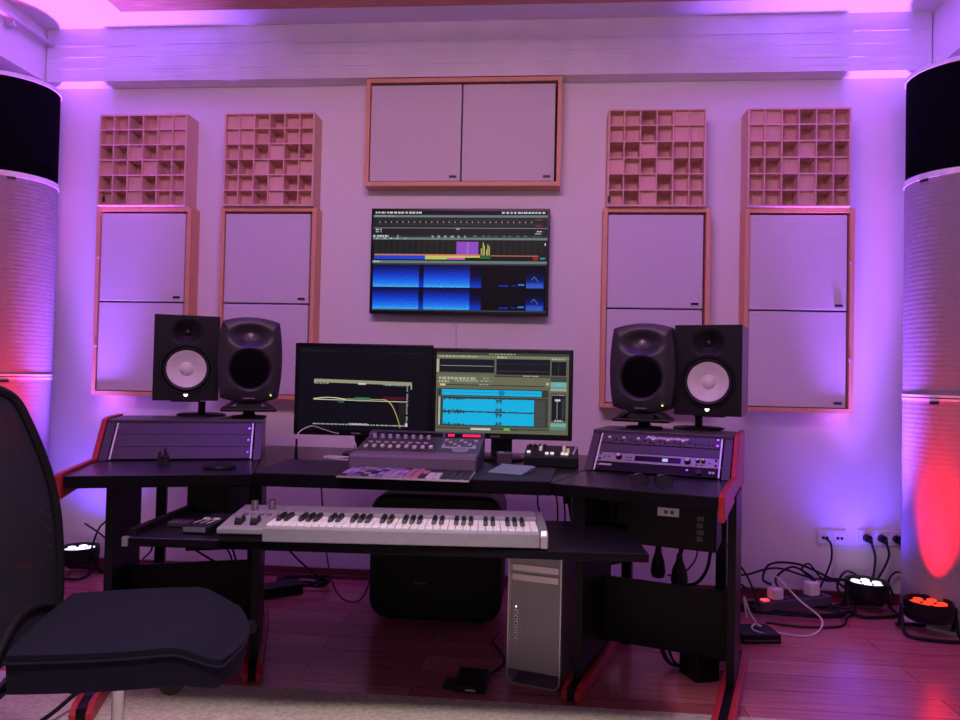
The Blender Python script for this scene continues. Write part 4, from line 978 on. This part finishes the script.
# ------------------------------------------------------------------ stage lamps on the floor
def par(x, y, tilt, turn, label, lit, scene_light, red=False, z0=.02):
    t = thing('stage_lamp', label, 'stage lamp', (x, y, 0), None)
    c, s = math.cos(math.radians(turn)), math.sin(math.radians(turn)); ct_, st_ = math.cos(math.radians(tilt)), math.sin(math.radians(tilt))
    hz = .115
    def X(p, q=.88):   # head frame: z along the beam
        p = [c_*q for c_ in p]; a = (p[0], p[1]*ct_ - p[2]*st_, p[1]*st_ + p[2]*ct_); return (x + a[0]*c - a[1]*s, y + a[0]*s + a[1]*c, hz + a[2])
    def Y(p): return (x + (p[0]*c - p[1]*s)*.88, y + (p[0]*s + p[1]*c)*.88, p[2])
    mb = MB(X); mb.lathe((0, 0, 0), (0, 0, 1), [(0, -.05), (.098, -.05), (.108, -.038), (.112, .0), (.112, .045), (.104, .045), (.104, .026), (0, .026)], M_plastic, n=40); mb.build('head', t)
    mb = MB(X)
    for i in range(7):
        r_, a_ = (0, 0) if i == 0 else (.062, i*PI/3)
        cx_, cy_ = r_*math.cos(a_), r_*math.sin(a_)
        mb.lathe((cx_, cy_, .027), (0, 0, 1), [(.024, 0), (.022, .008), (.012, .011), (0, .012)], lit, n=20)
    mb.build('lens_cluster', t)
    for sgn in (-1, 1):
        mb = MB(Y); mb.cyl((sgn*.112, 0, hz), (sgn*.128, 0, hz), .014, M_rubber, n=14); mb.build('knob', t)
    mb = MB(Y); mb.tube([(-.121, 0, hz+.015), (-.124, .03, .03), (-.11, .10, .012), (0, .115, .010), (.11, .10, .012), (.124, .03, .03), (.121, 0, hz+.015)], .008, M_plastic, n=8, res=6); mb.build('yoke', t)
    mb = MB(Y); mb.tube([(-.121, 0, hz-.012), (-.124, -.03, .03), (-.11, -.10, .012), (0, -.115, .010), (.11, -.10, .012), (.124, -.03, .03), (.121, 0, hz-.012)], .008, M_plastic, n=8, res=6); mb.build('yoke', t)
    if scene_light:
        en, colr, ang, blend, axis = scene_light
        d = bpy.data.lights.new('lamp_light', 'SPOT'); d.energy = en; d.color = colr; d.spot_size = math.radians(ang); d.spot_blend = blend; d.shadow_soft_size = .06
        o = bpy.data.objects.new('lamp_light', d); COL.objects.link(o); o.parent = t
        o.location = Vector(X((0, 0, .075))) - Vector((x, y, 0))
        ax = Vector(X((0, 0, 1))) - Vector(X((0, 0, 0))) if axis is None else Vector(axis)
        o.rotation_euler = ax.to_track_quat('-Z', 'Y').to_euler()
        if not red:                                   # the weak wide spill of the same lenses
            d = bpy.data.lights.new('lamp_spill', 'SPOT'); d.energy = 26; d.color = (.12, .05, 1.0); d.spot_size = math.radians(125); d.spot_blend = 1.0; d.shadow_soft_size = .08
            o2 = bpy.data.objects.new('lamp_spill', d); COL.objects.link(o2); o2.parent = t; o2.location = o.location; o2.rotation_euler = (PI, 0, 0)
    return t
LWH = emit('lit_white_lens', (.80, .72, 1.0), 2.2); LRD = emit('lit_red_lens', (1.0, .04, .015), 2.0)
VIO = (.30, .10, 1.0); REDL = (1.0, .003, .015)
BLUE_E, RED_E = 1350, 270
par(1.605, -.165, 0, 15, 'round stage lamp with white lenses on the floor by the right wall sockets', LWH, (BLUE_E, VIO, 40, 1.0, (-.02, -.11, 1)))
par(1.745, -.455, 0, -10, 'round stage lamp with glowing red lenses at the foot of the right column', LRD, (RED_E, REDL, 34, .9, (.21, .16, 1)), red=True)
par(-2.455, -.175, 0, -15, 'round stage lamp with white lenses on the floor between left column and desk', LWH, (BLUE_E, VIO, 40, 1.0, (.02, -.11, 1)))
par(-2.47, -.53, 0, 10, 'round stage lamp with red lenses at the left column, seen through the chair mesh', LRD, (RED_E*.8, REDL, 36, 1.0, (-.25, .08, 1)), red=True)

# ------------------------------------------------------------------ floor clutter, right side
ps = thing('power_strip', 'grey power strip with glowing red switch and white adapters, right of the desk', 'power strip', (1.24, -.25, 0)); XP = rotz(1.235, -.235, 0, 24)
mb = MB(XP); mb.box((-.21, -.032, .030), (.21, .032, .075), M_grey); mb.build('housing', ps, bevel=.005)
for i in range(6):
    mb = MB(XP); mb.cyl((-.11+i*.052, 0, .0752), (-.11+i*.052, 0, .077), .020, M_plastic, n=18); mb.build('socket', ps)
mb = MB(XP); mb.box((-.185, -.014, .0752), (-.155, .014, .081), emit('red_switch', (1.0, .05, .06), 2.5)); mb.build('switch', ps)
for i, (px, l) in enumerate(((-.110, 'white power adapter with a thin white cable, nearest the red switch'), (.110, 'white power adapter at the far right end of the power strip'))):
    mb = MB(XP); mb.box((px-.030, -.026, .0775), (px+.030, .026, .130+.015*i), M_whitepl); tag(mb.build('power_adapter', bevel=.008, seg=3), l, 'power adapter')
mb = MB()
def coil(cx_, cy_, rx, ry, z, turns, r, m, jit=.012, seed=1, mbx=None):
    rr = random.Random(seed); pts = []
    for i in range(int(turns*10)):
        a = i*2*PI/10; q = 1+rr.uniform(-.08, .08); pts.append((cx_+rx*q*math.cos(a), cy_+ry*q*math.sin(a), z+.006*(i/10)+rr.uniform(0, jit)))
    mbx.tube(pts, r, m, n=6, res=4)
coil(1.235, -.245, .25, .095, .008, 3.2, .006, M_cable, seed=2, mbx=mb); tag(mb.build('coiled_cable'), 'black cable coiled on the floor around the power strip', 'cable')
def cable(name, pts, r, m, label):
    mb = MB(); mb.tube(pts, r, m, n=6, res=8); tag(mb.build(name), label, 'cable')
cable('thin_cable', [(.915, -.60, .08), (.895, -.62, .18), (.93, -.60, .10), (1.0, -.58, .015), (1.06, -.60, .008), (1.0, -.66, .030), (.93, -.64, .045), (.96, -.58, .05), (1.05, -.56, .012), (1.20, -.56, .006), (1.30, -.42, .03), (1.22, -.36, .10), (1.13, -.29, .19), (1.127, -.285, .135)], .0042, M_wcable, 'thin white cable looping from the power strip over the black box on the floor')
cable('black_cable', [(1.12, -.26, 0.140), (1.10, -.20, 0.150), (1.16, -.12, 0.204), (1.30, -.10, 0.204), (1.44, -.12, 0.150), (1.52, -.13, 0.100), (1.56, -.16, 0.040)], .006, M_cable, 'black cable arching from the left adapter to the white-lensed lamp')
cable('black_cable', [(1.19, -.22, 0.080), (1.18, -.14, 0.136), (1.28, -.08, 0.184), (1.36, -.12, 0.150), (1.35, -.19, 0.150)], .006, M_cable, 'black cable making a smaller arch above the power strip')
cable('black_cable', [(1.34, -.19, 0.150), (1.32, -.10, 0.177), (1.37, -.06, 0.197), (1.44, -.07, 0.122), (1.55, -.06, 0.120), (1.62, -.10, 0.060)], .005, M_cable, 'black cable rising behind the right adapter towards the lamp')
cable('black_cable', [(1.463, -.014, .322), (1.478, -.05, .30), (1.476, -.06, .22), (1.44, -.06, .12), (1.40, -.10, .08), (1.36, -.17, .13)], .005, M_cable, 'black cable dropping from the left wall socket')
cable('black_cable', [(1.02, -.20, 0.100), (.98, -.10, 0.130), (1.06, -.08, 0.136), (1.20, -.09, 0.177), (1.38, -.10, 0.136), (1.52, -.12, 0.140), (1.62, -.08, 0.050)], .005, M_cable, 'long black cable sweeping low along the skirting behind the power strip')
cable('black_cable', [(1.05, -.42, .008), (1.20, -.45, .007), (1.38, -.42, .007), (1.47, -.28, .007), (1.53, -.22, .010), (1.56, -.12, .03)], .005, M_cable, 'black cable lying on the floor in front of the power strip')
def plug(x, z, label, pts):
    t = thing('mains_plug', label, 'plug', (x, -.02, z)); mb = MB(); mb.cyl((x, -.012, z), (x, -.040, z), .019, M_plastic, n=20); mb.cyl((x+.003, -.040, z-.004), (x+.006, -.052, z-.016), .010, M_plastic, n=12); mb.build('plug_body', t)
    mb = MB(); mb.tube([(x+.006, -.054, z-.018)]+pts, .0055, M_cable, n=6); mb.build('cord', t)
plug(1.668, .331, 'black plug in the first hole of the triple power socket', [(1.69, -.06, .24), (1.675, -.06, .12), (1.65, -.05, .09)])
plug(1.741, .331, 'black plug in the middle hole of the triple power socket', [(1.755, -.06, .25), (1.71, -.06, .15), (1.67, -.05, .10)])
plug(1.813, .331, 'black plug in the socket hole next to the right column', [(1.84, -.06, .22), (1.86, -.05, .12), (1.83, -.04, .05)])
cable('black_cable', [(1.79, -.04, .05), (1.765, -.04, .12), (1.80, -.04, .17), (1.85, -.05, .15), (1.86, -.07, .06), (1.80, -.10, .01)], .005, M_cable, 'black cable looping on the floor between lamp and right column')
cable('black_cable', [(1.50, -.20, .06), (1.46, -.18, .12), (1.52, -.12, .18), (1.60, -.06, .15), (1.66, -.05, .08)], .006, M_cable, 'black cable bunched at the left side of the white-lensed lamp')
pb = thing('adapter_box', 'flat black box on the floor beside the right desk leg', 'box', (.95, -.62, 0)); XB = rotz(.945, -.615, 0, 8)
mb = MB(XB); mb.box((-.085, -.07, .0), (.085, .07, .040), M_plastic); mb.build('body', pb, bevel=.004)
mb = MB(XB); mb.box((-.075, -.0725, .012), (.075, -.0702, .018), M_grey); mb.build('seam', pb)
t = MB(rotz(.612, -1.06, 0, 20)); t.box((-.05, -.06, 0), (.05, .06, .105), M_plastic); tag(t.build('transformer_box', bevel=.006), 'black box on the floor behind the right desk foot', 'box')
mb = MB(); coil(.555, -.985, .055, .05, .02, 1, .006, M_cable, seed=4, mbx=mb) if False else None
for i, (dx, r_) in enumerate(((0, .075), (.022, .060), (.012, .085))):
    cx_ = .53+dx; mb.tube([(cx_-.02, -.93, .24), (cx_-r_*.7, -.96, .12), (cx_-r_*.4, -.99, .03), (cx_+.02, -1.0, .012), (cx_+r_*.8, -.98, .05), (cx_+r_, -.95, .13), (cx_+.06, -.92, .22)], .006, M_cable, n=6)
tag(mb.build('hanging_loops'), 'black cable loops hanging below the right panel of the desk', 'cable')
for x, y, l in ((.34, -.90, 'thin black cable end dangling left of the hanging loops'), (.42, -.92, 'second thin cable end dangling next to the hanging loops')):
    cable('dangling_cable', [(x-.02, y+.03, .25), (x, y, .16), (x+.015, y-.01, .10), (x+.005, y-.01, .06)], .004, M_cable, l)
# hanging mains plugs under the right wing
for x, y, z, r_, l in ((.487, -.86, .355, .030, 'round black plug hanging from its cable under the right wing'), (.565, -.90, .335, .034, 'tapered black plug hanging lowest under the right wing')):
    t = thing('hanging_plug', l, 'plug', (x, y, z)); mb = MB(); mb.lathe((x, y, z), (0, 0, 1), [(0, -.045), (r_*.8, -.042), (r_, -.02), (r_*.85, .02), (.014, .055), (.011, .085), (0, .087)], M_rubber, n=20); mb.build('plug_body', t)
    mb = MB(); mb.tube([(x, y, z+.086), (x+.004, y+.005, z+.14), (x-.004, y+.01, .53)], .0055, M_cable, n=6); mb.build('cord', t)
cable('black_cable', [(.60, -.85, .53), (.585, -.86, .43), (.575, -.88, .43), (.57, -.87, .53)], .0045, M_cable, 'short black cable bight beside the tapered hanging plug')
cable('black_cable', [(.71, -.82, .50), (.69, -.84, .36), (.64, -.85, .29), (.58, -.80, .27)], .007, M_cable, 'thick black cable curving down right of the hanging plugs')
cable('grey_cable', [(.66, -.80, .50), (.65, -.80, .38), (.59, -.80, .31), (.54, -.78, .30)], .004, M_grey, 'thin grey cable curving behind the hanging plugs')
cable('black_cable', [(.78, -.72, .45), (.84, -.66, .36), (.92, -.60, .25), (.98, -.55, .12)], .0045, M_cable, 'straight black cable slanting down behind the outer right desk leg')
cable('black_cable', [(.12, -.70, .62), (.16, -.68, .42), (.22, -.66, .30), (.32, -.66, .31), (.40, -.70, .36), (.44, -.72, .50)], .008, M_cable, 'thick black cable sagging below the right end of the shelf')
for x, l in ((.005, 'leftmost of three thin cables hanging under the desk right of the piano keyboard'), (.055, 'middle of three thin cables hanging under the desk right of the piano keyboard'), (.085, 'rightmost of three thin cables hanging under the desk right of the piano keyboard')):
    cable('thin_hanging_cable', [(x, -.80, .70), (x+(.02 if x > .01 else -.012), -.80, .58), (x+.025, -.79, .45), (x+.03, -.79, .2)], .004, M_cable, l)
cable('black_cable', [(-1.44, -1.56, .066), (-1.47, -1.64, .068), (-1.50, -1.74, .035), (-1.55, -1.86, .012), (-1.64, -2.02, .012)], .007, M_cable, 'black cable trailing over the red foot of the desk beside the office chair')
# foot switch
fs = thing('foot_pedal', 'small black foot pedal on the floor at the edge of the rug', 'pedal', (-.23, -1.28, 0)); XF = rotz(-.232, -1.275, 0, -4)
mb = MB(XF); mb.hexa([(-.055, -.05, 0), (.06, -.05, 0), (.06, .07, 0), (-.055, .07, 0), (-.055, -.05, .022), (.06, -.05, .022), (.056, .066, .045), (-.051, .066, .045)], M_plastic); mb.build('body', fs, bevel=.004)
mb = MB(XF); mb.box((-.095, -.04, 0), (-.0555, .03, .016), M_rubber); mb.build('side_block', fs, bevel=.003)
mb = MB(XF); mb.box((-.012, -.0515, .008), (.024, -.0502, .014), M_knob); mb.build('label_plate', fs)
cable('pedal_cable', [(-.19, -1.20, .03), (-.16, -1.15, .008), (-.125, -1.05, .008), (-.14, -.95, .008), (-.18, -.85, .010), (-.16, -.72, .008)], .0045, M_cable, 'black cable curling away from the foot pedal towards the subwoofer')
cable('grey_cable', [(-1.04, -.50, .62), (-1.01, -.50, .30), (-.97, -.46, .08), (-.90, -.44, .015), (-.83, -.44, .05), (-.79, -.46, .20), (-.785, -.46, .42)], .004, M_grey, 'grey cable hanging in a loop left of the subwoofer')
cable('white_cable', [(-.135, -.55, .40), (-.10, -.58, .36), (-.115, -.60, .27), (-.08, -.60, .24), (-.06, -.56, .30)], .004, M_wcable, 'short white cable loop between subwoofer and computer tower')
# left floor clutter
t = thing('power_supply_box', 'flat black box on the floor behind the inner left desk leg', 'box', (-1.30, -.36, 0)); XQ = rotz(-1.315, -.36, 0, 38)
mb = MB(XQ); mb.box((-.14, -.05, 0), (.14, .05, .055), M_plastic); mb.build('body', t, bevel=.004)
mb = MB(XQ); mb.box((-.135, -.051, .050), (.135, -.045, .0565), M_grey); mb.build('edge', t)
mb = MB(); coil(-1.21, -.20, .13, .075, .01, 3, .007, M_cable, .03, 6, mb); tag(mb.build('coiled_cable'), 'tangle of black cables on the floor behind the left desk leg', 'cable')
cable('black_cable', [(-1.33, -.62, .56), (-1.26, -.52, .36), (-1.18, -.40, .20), (-1.08, -.28, .06), (-1.10, -.18, .02)], .005, M_cable, 'black cable slanting down from the left shelf end to the floor')
cable('black_cable', [(-1.78, -.70, .42), (-1.66, -.70, .36), (-1.52, -.72, .29), (-1.40, -.74, .24)], .005, M_cable, 'black cable slanting between the outer left desk leg and the panel')
for dx, l in ((0, 'thin cable hanging under the left end of the shelf, near its post'), (.03, 'thin cable beside another one under the left end of the shelf')):
    cable('thin_hanging_cable', [(-1.42+dx, -.75, .45), (-1.40+dx, -.75, .36), (-1.365+dx*.6, -.74, .28), (-1.35+dx*.6, -.73, .2)], .004, M_cable, l)
cable('black_cable', [(-2.34, -.25, .16), (-2.30, -.24, .28), (-2.20, -.25, .33), (-2.05, -.30, .30), (-1.98, -.30, .20), (-2.06, -.24, .12)], .005, M_cable, 'black cable looping above the left lamp behind the desk')
cable('black_cable', [(-2.36, -.28, .30), (-2.20, -.40, .28), (-2.0, -.52, .22), (-1.85, -.6, .18)], .005, M_cable, 'black cable running from the left lamp to the outer left desk leg')

# ------------------------------------------------------------------ rug
mb = MB(); mb.hexa([(-3.0, -4.2, .0005), (1.35, -4.2, .0005), (1.35, -1.39, .0005), (-3.0, -1.375, .0005), (-3.0, -4.2, .005), (1.35, -4.2, .005), (1.35, -1.39, .005), (-3.0, -1.375, .005)], M_rug)
tag(mb.build('woven_rug'), 'beige woven rug along the bottom edge, under the office chair', 'rug')

# ------------------------------------------------------------------ office chair
ch = thing('office_chair', 'dark office chair with mesh back and grey column in the left foreground', 'chair', (-.99, -2.17, 0))
CH = 18.0; XO = rotz(-.970, -2.17, 0, CH)       # local x = forwards, y = its left side (towards the desk)
SW, SD = .235, .243
mb = MB(XO)
nx_, ny_ = 26, 22; G = {}
def seat_pt(a, b):
    kq = .62 if a > 0 else .30; x = a*math.sqrt(1-kq*b*b/2)*SD; y = b*math.sqrt(1-kq*a*a/2)*SW; return x, y
for side in (0, 1):
    for i in range(nx_+1):
        for j in range(ny_+1):
            a, b = -1+2*i/nx_, -1+2*j/ny_; x, y = seat_pt(a, b); x += .012
            e = max(abs(a), abs(b))
            drop = .046*sstep(.45, 1.05, a)          # waterfall front
            if side == 0: z = .515 - .014*sstep(.80, 1.0, e) - drop + .010*abs(b)**2 - .008*(1-a*a)*(1-b*b)
            else: z = .412 + .016*sstep(.8, 1.0, e) - drop*.55
            G[side, i, j] = mb.v((x*(1.0 if side == 0 else .985), y*(1.0 if side == 0 else .985), z))
for side in (0, 1):
    for i in range(nx_):
        for j in range(ny_): mb.face([G[side,i,j], G[side,i+1,j], G[side,i+1,j+1], G[side,i,j+1]], M_chair, True)
lp = [(i, 0) for i in range(nx_)] + [(nx_, j) for j in range(ny_)] + [(i, ny_) for i in range(nx_, 0, -1)] + [(0, j) for j in range(ny_, 0, -1)]
for q in range(len(lp)):
    a, b = lp[q], lp[(q+1) % len(lp)]; mb.face([G[0,a[0],a[1]], G[0,b[0],b[1]], G[1,b[0],b[1]], G[1,a[0],a[1]]], M_chair, True)
mb.build('seat', ch)
mb = MB(XO); pts = []
for (i, j) in lp[::2]:
    v_ = seat_pt(-1+2*i/nx_, -1+2*j/ny_); a = -1+2*i/nx_; pts.append((v_[0]*1.002+.012, v_[1]*1.002, .494-.046*sstep(.45, 1.05, a)))
mb.tube(pts, .0035, M_chair, n=6, res=2, closed=True); mb.build('piping', ch)
# back: bowed mesh in a tube frame
def back_pt(a, b):       # a across (-1 near .. 1 far), b up 0..1
    w = .205*(1-.22*sstep(.45, 1.0, b)) * (1 - .06*sstep(.0, .2, .2-b))
    x = -.242 - .122*b**3 - .030*(1-a*a)*min(1, b*3)
    return (x, a*w, .42 + .64*b)
mb = MB(XO); GB = {}
NA, NBk = 22, 30
for i in range(NA+1):
    for j in range(NBk+1): GB[i, j] = mb.v(back_pt(-1+2*i/NA, .06+.93*j/NBk))
for i in range(NA):
    for j in range(NBk): mb.face([GB[i,j], GB[i+1,j], GB[i+1,j+1], GB[i,j+1]], M_net, True)
mb.build('mesh_back', ch)
ring = [back_pt(-1, .0+.94*k/8) for k in range(9)] + [back_pt(-.8, .985)] + [back_pt(q, 1.0) for q in (-.5, 0, .5)] + [back_pt(.8, .985)] + [back_pt(1, .94-.94*k/8) for k in range(9)] + [back_pt(q, -.01) for q in (.5, 0, -.5)]
mb = MB(XO); mb.tube(ring, .014, M_plastic, n=10, res=4, closed=True); mb.build('back_frame', ch)
mb = MB(XO); mb.tube([back_pt(0, 0), (-.26, 0, .40), (-.20, 0, .388), (-.10, 0, .385)], .024, M_plastic, n=10); mb.build('back_bracket', ch)
mb = MB(XO); mb.tube([back_pt(-.98, .10), back_pt(-.5, .15), back_pt(0, .17), back_pt(.5, .15), back_pt(.98, .10)], .010, M_plastic, n=8); mb.build('lumbar_bar', ch)
mb = MB(XO); mb.box((-.13, -.09, .365), (.13, .09, .406), M_plastic); mb.build('seat_mechanism', ch, bevel=.01)
mb = MB(XO); mb.cyl((.10, -.03, .402), (.10, -.07, .400), .012, M_plastic, n=12); mb.cyl((.10, -.07, .400), (.10, -.135, .394), .024, M_plastic, r1=.027, n=20); mb.build('tilt_knob', ch)
mb = MB(XO); mb.tube([(.10, .09, .385), (.16, .20, .375), (.22, .27, .37)], .008, M_plastic, n=8); mb.cyl((.22, .262, .37), (.245, .30, .37), .018, M_plastic, n=14); mb.build('height_lever', ch)
mb = MB(); c0 = Vector((-1.02, -2.165, 0)); mb.cyl((c0.x, c0.y, .20), (c0.x, c0.y, .366), .0145, M_chrome, n=24); mb.build('gas_column', ch)
mb = MB(); mb.cyl((c0.x, c0.y, .09), (c0.x, c0.y, .21), .025, M_plastic, n=24); mb.build('column_sleeve', ch)
for k in range(5):
    a = math.radians(90+72*k); dx, dy = math.cos(a), math.sin(a)
    mb = MB(); mb.tube([(c0.x+dx*.02, c0.y+dy*.02, .115), (c0.x+dx*.16, c0.y+dy*.16, .108), (c0.x+dx*.31, c0.y+dy*.31, .080)], lambda t_: .026-.010*t_, M_plastic, n=10); lg = mb.build('star_leg', ch)
    mb = MB(); e_ = (c0.x+dx*.30, c0.y+dy*.30)
    for s_ in (-1, 1): mb.cyl((e_[0]-dy*.006*s_, e_[1]+dx*.006*s_, .033), (e_[0]-dy*.026*s_, e_[1]+dx*.026*s_, .033), .0275, M_rubber, n=20)
    mb.cyl((e_[0], e_[1], .034), (e_[0], e_[1], .085), .008, M_plastic, n=10); mb.build('caster', lg)
